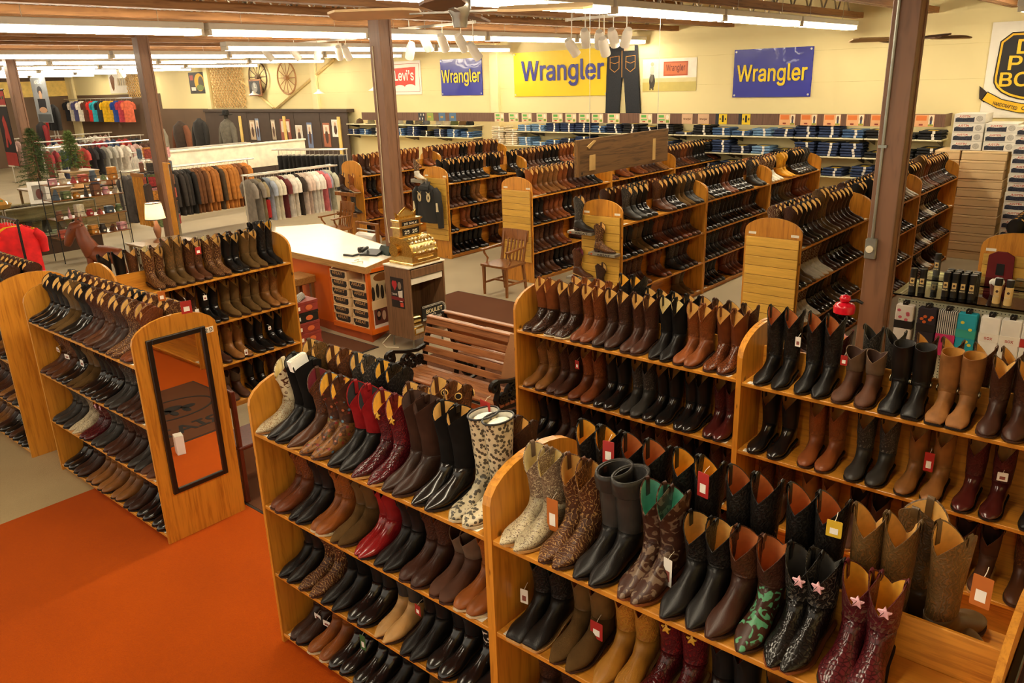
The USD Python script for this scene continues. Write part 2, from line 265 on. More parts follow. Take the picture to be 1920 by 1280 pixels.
# ---------------------------------------------------------------- boots
COL = dict(black='171412', charcoal='33302c', grey='6e675c', dbrown='3a241a', brown='52301c', cocoa='402418', chestnut='6c371a', rust='7e4420', cognac='8a4c1c', tan='85572b', sand='bf9358', olive='5f4626', mustard='ab762a', burg='551419', red='8c1a1c', oxblood='4a1a16', cream='c9bb98', white='d9d2bf', plum='561a1e', g_emb='5a9a70', yellow='d79a22', taupe='705a47',
    l_tan='d8a95a', l_orange='b9703a', l_cream='dcc78c', l_yellow='e0a531', l_teal='2f7d6d', l_turq='6fbfa5', l_black='2a2725', l_burg='6d1520', l_brown='4b3227', l_grey='55524d', l_white='e8e4d4')
def leather(c, kind='', th=None):
    key = ('leather', c, kind, th)
    if key in _mats: return _mats[key]
    a = np.array(lin(COL[c])); dark = a*.62; lite = np.minimum(a*1.25, 1)
    rough = {'suede': .9, 'patent': .12, 'croc': .22, 'rubber': .3, 'work': .62, 'shiny': .2}.get(kind, .38)
    n = {'t': ('texture_coordinate', {}), 'o': ('object_info', {}), 'nz': ('noise_texture', {'scale': 11., 'detail': 4.}), 'r': ('rgb_ramp', {'ramp': [(.3, tuple(dark)), (.55, tuple(a)), (.8, tuple(lite))]}),
         'f': ('noise_texture', {'scale': 320. if kind != 'suede' else 500., 'detail': 2.}), 'b': ('bump', {'strength': .12 if kind != 'suede' else .4, 'distance': .003}),
         'mr': ('map_range', {'to_min': .85, 'to_max': 1.15}), 'h': ('hsv', {}), 'p': ('principled_bsdf', {'roughness': rough, 'specular_ior_level': .1 if kind == 'suede' else .5 if kind in ('patent', 'shiny', 'croc', 'spots') else .32, 'coat_weight': .5 if kind in ('patent', 'shiny') else 0., 'coat_roughness': .08})}
    l = [('t.object', 'nz.vector'), ('t.object', 'f.vector'), ('nz.fac', 'r.fac'), ('f.fac', 'b.height'), ('o.random', 'mr.value'), ('mr.result', 'h.value'), ('b.normal', 'p.normal')]; last = 'r.color'
    if kind == 'st':                                  # rows of contrasting thread in scrolling lines
        n['w'] = ('wave_texture', {'wave_type': 'rings', 'rings_direction': 'z', 'scale': 24., 'distortion': 11., 'detail': 2.0, 'detail_scale': 2.0}); n['wr'] = ('rgb_ramp', {'ramp': [(.84, (0, 0, 0)), (.95, (.6, .6, .6))]})
        n['x'] = ('mix_color', {'b': lin(COL[th])}); n['b2'] = ('bump', {'strength': .35, 'distance': .004})
        l += [('t.object', 'w.vector'), ('w.fac', 'wr.fac'), ('wr.color', 'x.fac'), (last, 'x.a'), ('w.fac', 'b2.height')]; last = 'x.result'
        l.remove(('b.normal', 'p.normal')); l += [('b.normal', 'b2.normal'), ('b2.normal', 'p.normal')]
    if kind == 'croc':
        n['v'] = ('voronoi_texture', {'feature': 'distance_to_edge', 'scale': 62., 'randomness': .7}); n['vr'] = ('rgb_ramp', {'ramp': [(.0, (1, 1, 1)), (.12, (0, 0, 0))]}); n['x'] = ('mix_color', {'b': tuple(a*.25)})
        n['b2'] = ('bump', {'strength': .22, 'distance': .004}); n['vc'] = ('rgb_ramp', {'ramp': [(.0, (0, 0, 0)), (.25, (1, 1, 1))]})
        l += [('t.object', 'v.vector'), ('v.distance', 'vr.fac'), ('vr.color', 'x.fac'), (last, 'x.a'), ('v.distance', 'vc.fac'), ('vc.color', 'b2.height')]; last = 'x.result'
        l.remove(('b.normal', 'p.normal')); l += [('b2.normal', 'p.normal')]
    if kind == 'spots':
        n['v'] = ('voronoi_texture', {'scale': 58., 'randomness': 1.0}); n['vr'] = ('rgb_ramp', {'ramp': [(.40, (1, 1, 1)), (.47, (0, 0, 0))]}); n['x'] = ('mix_color', {'b': lin('4a4436')})
        l += [('t.object', 'v.vector'), ('v.distance', 'vr.fac'), ('vr.color', 'x.fac'), (last, 'x.a')]; last = 'x.result'
    if kind in ('inlay', 'floral', 'glitter'):
        sc = {'inlay': 26., 'floral': 30., 'glitter': 190.}[kind]
        n['v'] = ('noise_texture', {'scale': sc, 'detail': 1.0, 'distortion': 1.5}); n['vr'] = ('rgb_ramp', {'ramp': [(.55, (0, 0, 0)), (.59, (1, 1, 1))]}); n['x'] = ('mix_color', {'b': lin(COL[th])})
        l += [('t.object', 'v.vector'), ('v.fac', 'vr.fac'), ('vr.color', 'x.fac'), (last, 'x.a')]; last = 'x.result'
        if kind == 'floral':
            n['v3'] = ('voronoi_texture', {'scale': 34.}); n['r3'] = ('rgb_ramp', {'ramp': [(.22, (1, 1, 1)), (.28, (0, 0, 0))]}); n['x3'] = ('mix_color', {}); n['c3'] = ('rgb_ramp', {'interpolate': False, 'ramp': [(.0, lin('8a2f2a')), (.35, lin('5f7f92')), (.6, lin('b5643f')), (.8, lin('5d6a35'))]}); n['sc'] = ('rgb_to_bw', {})
            l += [('t.object', 'v3.vector'), ('v3.distance', 'r3.fac'), ('r3.color', 'x3.fac'), ('v3.color', 'sc.color'), ('sc.val', 'c3.fac'), ('c3.color', 'x3.b'), (last, 'x3.a')]; last = 'x3.result'
    l += [(last, 'h.color'), ('h.color', 'p.base_color')]
    _mats[key] = usdkit.material(stage, f'/World/Looks/m{len(_mats):03d}', n, l, surface='p.BSDF'); return _mats[key]
# sections through the boot, from the top of the shaft down to the toe: instep point (x,z), heel or sole point (x,z), half width, flatness of the sole side
def sections(shape):
    H = dict(T=.415, w=.345, t=.395, s=.285, q=.34, h=.33, r=.40, c=.352, p=.355, k=.26, n=.30).get(shape[0], .345)
    S = [(.140, H, -.016, H, .050, 0)]
    for f, tx, bx, w in ((.9, .132, -.010, .049), (.78, .125, -.005, .048), (.64, .116, .001, .047), (.52, .109, .006, .045)) if shape[0] not in 'rch' else ((.9, .128, -.006, .054), (.78, .121, -.002, .053), (.64, .114, .002, .051), (.52, .108, .007, .048)): S.append((tx, H*f, bx, H*f, w, 0))
    S += [(.105, .152, .008, .146, .044, 0), (.108, .135, .004, .115, .041, 0), (.118, .118, -.004, .088, .039, .1), (.134, .103, -.008, .064, .038, .3), (.150, .091, -.004, .044, .037, .6), (.164, .082, .03, .037, .037, .9), (.178, .075, .085, .027, .037, 1)]
    toe = shape[1] if len(shape) > 1 else 'p'
    if toe == 'p': S += [(.196, .067, .14, .013, .042, 1), (.214, .059, .182, .009, .046, 1), (.234, .051, .216, .009, .0435, 1), (.253, .043, .243, .011, .035, 1), (.270, .036, .264, .013, .0245, 1), (.284, .030, .281, .015, .0145, 1), (.293, .024, .292, .017, .0075, .8)]
    elif toe == 'q': S += [(.194, .067, .14, .013, .043, 1), (.212, .060, .182, .009, .049, 1), (.232, .053, .216, .008, .050, 1), (.250, .046, .240, .009, .046, 1), (.264, .040, .258, .010, .042, 1), (.276, .034, .273, .012, .037, 1), (.280, .026, .279, .014, .033, .8)]
    else: S += [(.194, .067, .14, .013, .043, 1), (.212, .061, .182, .009, .048, 1), (.232, .055, .216, .008, .047, 1), (.250, .049, .240, .009, .042, 1), (.265, .042, .258, .011, .034, 1), (.277, .034, .273, .013, .024, 1), (.284, .026, .282, .015, .014, .8)]
    return np.array(S), H
def boot_rings(shape, n, seed=0):
    S, H = sections(shape); g = np.arange(n)*2*np.pi/n; out = []
    dip = dict(T=.06, w=.055, t=.035, s=.045, q=.05, h=.004, r=.0, c=.0, p=.06, k=.03, n=.055).get(shape[0], .05)
    for i, (tx, tz, bx, bz, w, D) in enumerate(S):
        u = (1-np.cos(g))/2; lat = np.abs(np.sin(g)); lat = lat**(1-.62*D*np.clip(1.15-u*1.3, 0, 1))*np.sign(np.sin(g))
        ov = .12*D; x = bx+(tx-bx)*u; z = bz+(tz-bz)*u; y = w*lat
        k = max(0., (tz-H*.60)/(H*.40)) if i < 5 else 0.
        if k and dip:
            d = 1-np.minimum(np.abs(g-np.pi), np.minimum(g, 2*np.pi-g))/(np.pi/2); front = np.where(np.abs(g-np.pi) < np.pi/2, 1., .75)
            z = z-k*dip*1.6*(d**1.4)*front
        r = np.c_[x, y, z]
        if 3 <= i <= 9 and shape[0] not in 'rk':
            q = meshkit.noise(r*[38, 30, 55]+seed*7.7, seed)-.5; c = np.array([(tx+bx)/2, 0, (tz+bz)/2]); v = r-c; r = c+v*(1+.10*q)[:, None]*[1, 1, 1]
        out.append(r)
    return out, S, H
def boot_parts(shape, n=22, seed=0, cuff=False, charm=False, holes=False):
    R, S, H = boot_rings(shape, n, seed); P = {}
    K = 6
    def lerp(a, b, t): return a*(1-t)+b*t
    c = R[0].mean(0); v = R[0]-c; inner0 = c+v*(1-.0045/np.linalg.norm(v, axis=1, keepdims=True))
    up = []
    for i in range(K): up += [R[i], lerp(R[i], R[i+1], .5)]
    P['shaft'] = MB().loft([inner0, R[0]+[0, 0, .0025]]+up+[R[K]], cap=False)
    P['foot'] = MB().loft([lerp(R[K], R[K], 0)*1.0]+R[K+1:], cap=True)
    # foot starts a hair outside the shaft so that its top edge reads as a seam
    c = R[K].mean(0); top = c+(R[K]-c)*1.03+[0, 0, .006]
    P['foot'] = MB().loft([top]+R[K+1:], cap=True)
    ins = []
    for i in (0, 1, 2, 3, 4):
        c = R[i].mean(0); v = R[i]-c; L = np.linalg.norm(v, axis=1, keepdims=True); ins.append(c+v*(1-.0045/L))
    P['lining'] = MB().loft(ins, cap=False); P['lining'].loft([ins[4], ins[4]*.98+ins[4].mean(0)*.02-[0, 0, .001]], cap=True)
    # sole and heel
    st = [(b[2], b[3], b[4]) for b in S[9:]]; st = sorted(st); st[0] = (-.004, .037, .026); st.insert(1, (.008, .037, .034)); st = [s for s in st if s[0] < .292]
    X = np.array([s[0] for s in st]); Z = np.array([s[1] for s in st]); W = np.array([s[2] for s in st])*1.0+.0035
    xe = np.r_[X[0]-.004, X, X[-1]+.006]; we = np.r_[W[0]*.55, W, W[-1]*.7]; ze = np.r_[Z[0], Z, Z[-1]]
    rings = [[(x, w, z+.004), (x, -w, z+.004), (x, -w*.98, z-.006), (x, w*.98, z-.006)] for x, w, z in zip(xe, we, ze)]
    P['sole'] = MB().loft(rings)
    hx = [(-.007, .020), (.002, .0305), (.03, .034), (.064, .035)]
    low = [(.004, .016), (.012, .026), (.034, .030), (.060, .031)] if shape[0] not in 'qhrk' else hx
    P['heel'] = MB().loft([[(x, w, z) for x, w in q]+[(x, -w, z) for x, w in q[::-1]] for q, z in ((low, 0.0), (hx, .033))])
    if shape[0] in 'Twtsqpn':
        for s in (1, -1):
            j = n//4 if s > 0 else n-n//4; o, i2 = R[0][j], ins[0][j]; d = np.array([0, s, 0.])
            a = R[1][j]; pts = [a*.0+R[0][j]*.3+R[1][j]*.7+d*.003, o+d*.004, o+[0, 0, .008]-d*.001, i2-d*.004, ins[1][j]-d*.004, (ins[1][j]*.4+ins[2][j]*.6)-d*.004]
            P.setdefault('pull_strap', []).append(MB().loft([[p+np.array([e, 0, 0])*1.0+np.array([0, f, 0]) for e, f in ((-.011, 0), (.011, 0), (.011, .0018), (-.011, .0018))] for p in pts]))
    if shape[0] == 'h':
        z = .135; ring = R[6]; c = ring.mean(0); P['ankle_strap'] = [MB().loft([c+(ring-c)*k+[0, 0, dz] for k, dz in ((1.05, -.009), (1.09, -.008), (1.09, .008), (1.05, .009))], cap=False)]
        P['ring_buckle'] = [MB().tube([(.06+.016*math.cos(a), s*.047, .128+.016*math.sin(a)) for a in np.linspace(0, 2*np.pi, 13)], .0035, 6, cap=False) for s in (1, -1)]
    if shape[0] == 'r': P['paper_stuffing'] = [MB().loft([ins[0]*[.96, .96, 1]+[.002, 0, -.02], ins[0]*[.5, .5, 1]+[.03, 0, -.008]])]; P['black_rim'] = [MB().tube(np.vstack([R[0], R[0][:1]])+[0, 0, .002], .0045, 6, cap=False)]
    if holes:
        P['handle_ring'] = []; P['handle_hole'] = []
        for j in (n//8, 3*n//8, 5*n//8, 7*n//8):
            a = R[0][j]*.35+R[1][j]*.65; c = R[0].mean(0); d = (a-c)*[1, 1, 0]; d /= np.linalg.norm(d); e = np.cross(d, [0, 0, 1.]); ci = lambda r_, o: [a+d*o+r_*(math.cos(q)*e+math.sin(q)*np.array([0, 0, 1.])) for q in np.linspace(0, 2*np.pi, 15)]
            P['handle_ring'].append(MB().tube(ci(.015, .004), .003, 5, cap=False)); P['handle_hole'].append(MB().loft([ci(.014, .001)[:-1], ci(.014, .004)[:-1]]))
    if charm:
        q = R[2][n//2]; st5 = sg.Polygon([(r_*math.cos(a), r_*math.sin(a)) for k_ in range(10) for r_, a in [((.019, .0085)[k_ % 2], math.pi/2+k_*math.pi/5)]]).buffer(.0015)
        P['star_charm'] = [MB().prism(st5, q[0]+.006, q[0]+.012, 'x').moved(t=(0, .014, q[2]+.035))]
    if cuff:
        r0, r1 = R[0], R[1]*.9+R[2]*.1; c0, c1 = r0.mean(0), r1.mean(0); dn = lambda r, k, dz: r.mean(0)+(r-r.mean(0))*k+[0, 0, dz]
        P['cuff'] = [MB().loft([dn(R[1], 1.05, -.03), dn(R[1], 1.13, -.025), dn(R[0], 1.15, -.01), dn(R[0], 1.12, .006), dn(R[0], .97, .004), dn(R[0], .93, -.02)], cap=False)]
    return P
# code: (shape + toe, shaft, foot, lining, sole, strap, words)
B = {}
def style(code, shape, shaft, foot, lining, words, sole='dbrown', strap=None, **kw): B[code] = dict(shape=shape, shaft=shaft, foot=foot, lining=lining, words=words, sole=sole, strap=strap or shaft, **kw)
def ls(c): return (c,) if isinstance(c, str) else c
for code, shape, shaft, foot, lining, words, sole in (
    ('bk', 'wr', 'black', ('black', 'shiny'), 'l_tan', 'plain black leather', 'black'), ('bp', 'pp', 'black', 'black', 'l_tan', 'pointed black leather', 'black'), ('bo', 'Tp', ('black', 'st', 'charcoal'), 'black', 'l_orange', 'black orange-lined', 'black'), ('by', 'Tp', ('black', 'st', 'charcoal'), 'black', 'l_yellow', 'black yellow-lined', 'black'),
    ('bq', 'qq', ('black', 'st', 'charcoal'), 'black', 'l_teal', 'square-toed black teal-lined', 'sand'), ('bc', 'pp', ('black', 'suede'), 'black', 'l_cream', 'black suede cream-lined', 'black'), ('bs', 'sp', ('black', 'st', 'charcoal'), 'black', 'l_tan', 'short black stitched', 'dbrown'),
    ('bt', 'tp', ('black', 'suede'), 'black', 'l_grey', 'tall black suede', 'black'), ('bi', 'tp', ('black', 'suede'), ('black', 'shiny'), 'l_tan', 'black tan-inlaid', 'black'), ('ch', 'wr', ('charcoal', 'st', 'grey'), 'charcoal', 'l_tan', 'charcoal stitched', 'black'), ('cf', 'cp', 'charcoal', 'black', 'l_black', 'black folded-cuff', 'black'),
    ('cs', 'wp', ('charcoal', 'st', 'grey'), 'black', 'l_black', 'charcoal white-stitched', 'black'), ('gb', 'Tp', ('charcoal', 'st', 'grey'), 'charcoal', 'l_tan', 'slate grey stitched', 'dbrown'), ('bw', 'wr', ('black', 'inlay', 'white'), ('black', 'shiny'), 'l_black', 'black and white inlaid', 'black'),
    ('db', 'tp', ('dbrown', 'suede'), 'dbrown', 'l_brown', 'tall dark brown', 'dbrown'), ('dk', 'wr', ('dbrown', 'st', 'brown'), 'dbrown', 'l_tan', 'dark brown stitched', 'black'), ('co', 'wr', ('cocoa', 'st', 'brown'), 'cocoa', 'l_tan', 'cocoa brown stitched', 'dbrown'), ('br', 'wr', ('brown', 'st', 'tan'), 'brown', 'l_tan', 'brown tan-stitched', 'dbrown'),
    ('bn', 'wp', ('brown', 'st', 'sand'), ('brown', 'st', 'sand'), 'l_tan', 'brown scroll-stitched', 'dbrown'), ('bl', 'sp', ('brown', 'st', 'cocoa'), 'cocoa', 'l_orange', 'dark brown orange-lined', 'dbrown'), ('bg', 'sp', ('cocoa', 'st', 'cocoa'), ('cocoa', 'inlay', 'g_emb'), 'l_orange', 'brown green-embroidered', 'dbrown'), ('fl', 'pp', ('cocoa', 'floral', 'brown'), ('tan', 'floral', 'brown'), 'l_yellow', 'brown floral-embroidered', 'dbrown'),
    ('fm', 'Tp', ('brown', 'st', 'rust'), 'brown', 'l_tan', 'brown flame-stitched', 'dbrown'), ('ho', 'Tr', ('brown', 'st', 'cognac'), 'brown', 'l_tan', 'brown hole-handled', 'dbrown'), ('lr', 'pp', ('brown', 'st', 'rust'), 'brown', 'l_burg', 'brown burgundy-lined', 'sand'), ('tq', 'pp', ('cocoa', 'inlay', 'taupe'), ('cocoa', 'inlay', 'taupe'), 'l_turq', 'brown turquoise-lined cutout', 'rust'),
    ('cn', 'wr', ('chestnut', 'st', 'cognac'), 'chestnut', 'l_tan', 'chestnut stitched', 'dbrown'), ('cp', 'wr', 'chestnut', ('chestnut', 'croc'), 'l_tan', 'reptile chestnut', 'dbrown'), ('rs', 'wr', ('rust', 'suede'), ('dbrown', 'croc'), 'l_tan', 'rust suede reptile-foot', 'dbrown'), ('rt', 'wr', ('rust', 'st', 'cognac'), 'rust', 'l_tan', 'rust brown stitched', 'dbrown'),
    ('dc', 'qq', ('brown', 'st', 'cocoa'), ('dbrown', 'croc'), 'l_tan', 'brown square-toed reptile-foot', 'cream'), ('cg', 'wr', ('cognac', 'st', 'rust'), 'cognac', 'l_tan', 'cognac stitched', 'cream'), ('tn', 'wr', ('tan', 'st', 'olive'), 'tan', 'l_tan', 'tan stitched', 'dbrown'), ('ta', 'wr', 'tan', 'tan', 'l_tan', 'plain tan', 'black'),
    ('sd', 'pp', 'charcoal', 'sand', 'l_black', 'sand-footed black-topped', 'dbrown'), ('ol', 'Tr', ('olive', 'st', 'tan'), 'olive', 'l_tan', 'olive brown stitched', 'dbrown'), ('op', 'wp', 'olive', ('olive', 'suede'), 'l_tan', 'plain olive suede', 'dbrown'), ('ms', 'wp', ('mustard', 'st', 'cognac'), 'mustard', 'l_tan', 'mustard stitched', 'sand'),
    ('sl', 'kr', ('taupe', 'work'), ('brown', 'work'), 'l_brown', 'slouching brown work', 'dbrown'), ('wk', 'sr', ('brown', 'work'), ('brown', 'work'), 'l_brown', 'brown work', 'sand'), ('re', 'pp', 'red', ('red', 'shiny'), 'l_black', 'bright red', 'black'), ('rb', 'pp', ('red', 'suede'), 'black', 'l_black', 'red suede black-foot', 'black'),
    ('bu', 'pp', ('burg', 'st', 'red'), ('burg', 'croc'), 'l_yellow', 'glossy burgundy reptile', 'sand'), ('ox', 'wr', ('oxblood', 'st', 'cocoa'), ('oxblood', 'shiny'), 'l_tan', 'oxblood leather', 'black'), ('pl', 'nr', ('plum', 'st', 'taupe'), ('plum', 'croc'), 'l_yellow', 'plum stitched', 'black'),
    ('bk2', 'np', ('black', 'st', 'grey'), ('black', 'croc'), 'l_grey', 'black patent reptile', 'rust'), ('sn', 'wp', ('cream', 'inlay', 'brown'), ('cream', 'glitter', 'tan'), 'l_cream', 'cream snake-patterned', 'tan'), ('gl', 'wp', ('taupe', 'glitter', 'cream'), ('cream', 'glitter', 'taupe'), 'l_cream', 'cream glitter', 'sand'),
    ('lp', 'rr', ('cream', 'spots'), ('cream', 'spots'), 'l_white', 'cream dark-spotted rain', 'cream'), ('hb', 'hq', 'black', 'black', 'l_black', 'black harness', 'black'), ('ht', 'hq', ('tan', 'work'), ('tan', 'work'), 'mustard', 'tan harness', 'black'), ('wh', 'wp', ('brown', 'st', 'cream'), 'white', 'l_tan', 'white-footed', 'sand'), ('yl', 'wp', ('yellow', 'st', 'mustard'), 'yellow', 'l_tan', 'yellow', 'tan')):
    style(code, shape, shaft, foot, lining, words, sole, cuff=(code == 'cf'), charm={'bu': 'd8a83a', 'bk2': 'e8b4bc', 'pl': 'e8b4bc'}.get(code))
_boot = {}
def fill_boot(path_prim, code, n=22, seed=0):
    s = B[code]; P = boot_parts(s['shape'], n, seed, s.get('cuff'), s.get('charm'), code == 'ho'); lm = M(COL[s['lining']], .75, var=.14, scale=30.)
    mt = dict(shaft=leather(*ls(s['shaft'])), foot=leather(*ls(s['foot'])), lining=lm, sole=M(COL[s['sole']], .55), heel=M(COL['dbrown' if s['sole'] in ('cream', 'sand', 'rust', 'tan') else s['sole']], .5), pull_strap=leather(ls(s['strap'])[0]), ankle_strap=leather(ls(s['foot'])[0]), ring_buckle=M('b0a890', .25, metal=1.0), paper_stuffing=M('efe8d4', .8), black_rim=M('1c1a18', .4), handle_ring=M(COL['l_tan'], .6), handle_hole=M('1c120c', .9), cuff=leather('charcoal'), star_charm=M(s.get('charm') or 'd8b040', .4))
    for k, v in P.items():
        for q in (v if isinstance(v, list) else [v]): put(path_prim, k, q, mt[k], smooth=(50 if k in ('sole', 'heel') else True))
def boot(code, label, loc, rz, group):
    """One boot of a pair: built in full the first time, referenced after that."""
    if code not in _boot:
        t = thing('cowboy_boot', label, 'boot', loc, rz, group); fill_boot(t, code, 26, len(_boot)); _boot[code] = t; return t
    return copy(_boot[code], label, loc, rz, group)
# ---------------------------------------------------------------- pine boot racks
PINE, PINE2 = 'd08c2c', 'a8671a'
pine_x, pine_z = wood(PINE, PINE2, 'x'), wood(PINE, PINE2, 'z')
pine_r = wood('b9803a', '95602a', 'x', 7.0, .5)
LEVELS, DEPTH, THICK = (.065, .465, .885, 1.31), .59, .022
arch = [(0, 0), (DEPTH, 0), (DEPTH, 1.456)]+[(DEPTH*(.5+.5*math.cos(a)), 1.456+.14*math.sin(a)) for a in np.linspace(0, math.pi, 13)[1:-1]]+[(0, 1.456)]
sticker = M('f0ead8', .6, var=.03)
def rack(label, loc, rz, L, tags=None, detail=True, slat=False, tag_word='10'):
    t = thing('boot_shelf', label, 'shelf', loc, rz)
    for x in (0, L-.02): put(t, 'end_panel', MB().prism(arch, x, x+.02, 'x'), pine_z)
    for s in (0, 1):
        for z in LEVELS:
            y0, y1 = (0.004, DEPTH/2-.008) if s == 0 else (DEPTH/2+.008, DEPTH-.004)
            sh = put(t, 'shelf_board', MB().box((.02, y0, z-THICK), (L-.02, y1, z), .003 if detail else 0), pine_x)
    put(t, 'divider', MB().box((.02, DEPTH/2-.008, .02), (L-.02, DEPTH/2+.008, 1.455), .003 if detail else 0), pine_x)
    put(t, 'kick_board', MB().box((.02, .03, 0), (L-.02, .045, .043)), pine_x)
    for z in LEVELS:
        for x in (.05, L-.15):
            if detail:
                b = put(t, 'size_label', MB().box((x, .012, z), (x+.085, .05, z+.0015)), sticker)
                q = MB(); text(q, tag_word, .02, (x+.042, .02, z+.0015), 'z', .0006); put(b, 'printed_size', q, M('3a352c', .7))
            else: put(t, 'size_label', MB().box((x, .008, z), (x+.1, .045, z+.0015)), sticker)
    if slat:      # slatted display board screwed to the near end
        b = put(t, 'slat_board', MB().box((-.03, .01, .32), (-.012, DEPTH-.035, 1.40)), wood('a9742c', '7d5218', 'y', 5, .5, False))
        for k in range(11): put(b, 'slat', MB().box((-.045, .01, .325+k*.0982), (-.03, DEPTH-.035, .325+k*.0982+.094), .003), wood('d9aa46', 'cb9c3c', 'y', 6, .45, False))
    if detail or slat:
        for y in (.03, DEPTH-.12): put(t, 'size_label', MB().box((-.002, y, 1.42), (0, y+.08, 1.445)), sticker)
    return t
def rack_point(loc, rz, x, y, z):
    a = math.radians(rz); return (loc[0]+x*math.cos(a)-y*math.sin(a), loc[1]+x*math.sin(a)+y*math.cos(a), loc[2]+z)
far_boots = []      # (style, place, heading, scale) of the boots that go into the one joined object
LEVNAME = ['bottom', 'third', 'second', 'top']
def fill(rackname, loc, rz, L, level, codes, side=0, x0=.05, x1=None, turn=0, group=None, far=False):
    """Pairs of boots in a row on one shelf; side 0 is the front, 1 the back. A code may end in / for a single boot, or .. for an empty place."""
    r = random.Random(hash((len(rackname), level, side, len(codes))) & 0xffff); x1 = x1 or L-.06; c = codes.split()
    n = sum(1 if q.endswith('/') else 2 for q in c); step = (x1-x0)/n; x = x0+step*.5; pair = 0
    for q in c:
        m = 1 if q.endswith('/') else 2; code = q.rstrip('/'); pair += 1
        for k in range(m):
            if code != '..':
                jit = r.uniform(-4, 4)+turn
                px = x+(.008 if k == 0 and m == 2 else -.008 if m == 2 else 0); heel = (DEPTH/2-.008-.012) if side == 0 else (DEPTH/2+.02)
                heel += r.uniform(-.006, .004)*(1 if side == 0 else -1)
                p = rack_point(loc, rz, px, heel, LEVELS[level]+.0005)
                if far: far_boots.append((code, p, rz+(-90 if side == 0 else 90)+jit, 1.0)); x += step; continue
                words = B[code]['words']; side_w = ('left ', 'right ')[k] if m == 2 else ''
                lab = f"{side_w}{words} boot, {ORD[pair-1]} pair from left, {'back ' if side else ''}{LEVNAME[level]} shelf, {rackname}"
                boot(code, lab, p, rz+(-90 if side == 0 else 90)+jit, group)
            x += step
# ---------------------------------------------------------------- racks near the camera, every boot on its own
A1, A2, MD1, MD2, MR, BL, LR = (-3.48, 1.935, 0), (-1.835, 1.935, 0), (-3.49, 4.05, 0), (-1.785, 4.02, 0), (-6.80, 2.03, 0), (-6.80, 2.75, 0), (-9.10, 1.96, 0)
rack('pine boot rack at front left, with spotted rain boots on top', A1, 0, 1.645, tag_word='10')
rack('pine boot rack at front right, with turquoise-lined boots on top', A2, 0, 1.695, tag_word='10')
rack('pine boot rack beside the slatted bench, rust suede boots on top', MD1, 0, 1.70, tag_word='11')
rack('pine boot rack at right edge, with harness boots on top', MD2, 0, 2.0, tag_word='12')
rack('pine boot rack with tall black-framed mirror on its end', MR, 0, 1.84, tag_word='12')
rack('pine boot rack running towards the orange counter', BL, 90, 1.75, tag_word='12')
rack('pine boot rack cut by the left edge, mostly plain end panel', LR, 0, 1.86, tag_word='12')
g = lambda s: 'boots on the '+s
F = lambda nm, loc, rz, L, lev, c, side=0, **k: fill(nm, loc, rz, L, lev, c, side, group=g(nm), **k)
n = 'left front rack'
F(n, A1, 0, 1.645, 3, 'sn/ bt lr/ fl rb bu db bi lp', x0=.022)
F(n, A1, 0, 1.645, 2, 'cn bp cg op re bp co sl cg')
F(n, A1, 0, 1.645, 1, 'bp bn bc bk sd bp bk bw')
F(n, A1, 0, 1.645, 0, 'dk cg bk bk bs op bk dk')
F(n, A1, 0, 1.645, 3, 'ol fm gb by bn ho bs dk', side=1)
n = 'right front rack'
F(n, A2, 0, 1.695, 3, 'gl bn cf tq bs bl/ bg/ bk2 pl', x1=1.42)
F(n, A2, 0, 1.695, 2, 'bq op ms bu bk bs cn dk')
F(n, A2, 0, 1.695, 1, 'dk rt bk bp cn bk', far=True)
F(n, A2, 0, 1.695, 3, 'by bo by bo bo ol', side=1, x0=.16, x1=1.42)
for k, (x, y, a) in enumerate(((1.47, .40, 70), (1.50, .50, -12))): boot('ol', f'{("straight", "sideways-turned")[k]} olive brown stitched boot at the right end, back top shelf, right front rack', (A2[0]+x-(.17 if k else 0), A2[1]+y-(.0 if k else .06), LEVELS[3]+.0005), a, g(n))
n = 'rack by bench'
F(n, MD1, 0, 1.70, 3, 'rs dc cn dk co bc rt cp')
F(n, MD1, 0, 1.70, 2, 'tn co cn bk ch bk bk ox')
F(n, MD1, 0, 1.70, 1, 'bk dk bp bk dk br bk co', far=True)
F(n, MD1, 0, 1.70, 0, 'bk bk dk bk co bk bk dk', far=True)
F(n, MD1, 0, 1.70, 3, 'rt rt by bk bk co co', side=1, x0=.25)
n = 'rack at right edge'
F(n, MD2, 0, 2.0, 3, 'bo bo sl hb ht co ms', x1=1.64)
F(n, MD2, 0, 2.0, 2, 'bk rt ch ta ox hb tn')
F(n, MD2, 0, 2.0, 1, 'br ta wk br wk br wk', far=True)
F(n, MD2, 0, 2.0, 3, 'pl cs br br bk', side=1, x0=.25, x1=1.6)
n = 'mirror-ended rack'
F(n, MR, 0, 1.84, 3, 'bk bk op bk co br dk bn cn')
F(n, MR, 0, 1.84, 2, 'br/ br bk op bk bk ch dk co')
F(n, MR, 0, 1.84, 1, 'ch ch/ gl pl ch co dk ch wk')
F(n, MR, 0, 1.84, 0, 'bk dk ta ta ta dk bk bk', far=True)
F(n, MR, 0, 1.84, 3, 'ch co br co br bk bn bn', side=1, far=True)
n = 'rack facing the counter'
F(n, BL, 90, 1.75, 3, 'bn ol br bn bk op by', x0=.35)
F(n, BL, 90, 1.75, 2, 'bk dk bk op op tn', x0=.35)
F(n, BL, 90, 1.75, 1, 'dk co ta bk bk', x0=.5)
F(n, BL, 90, 1.75, 0, 'bk sl bk co', x0=.6, far=True)
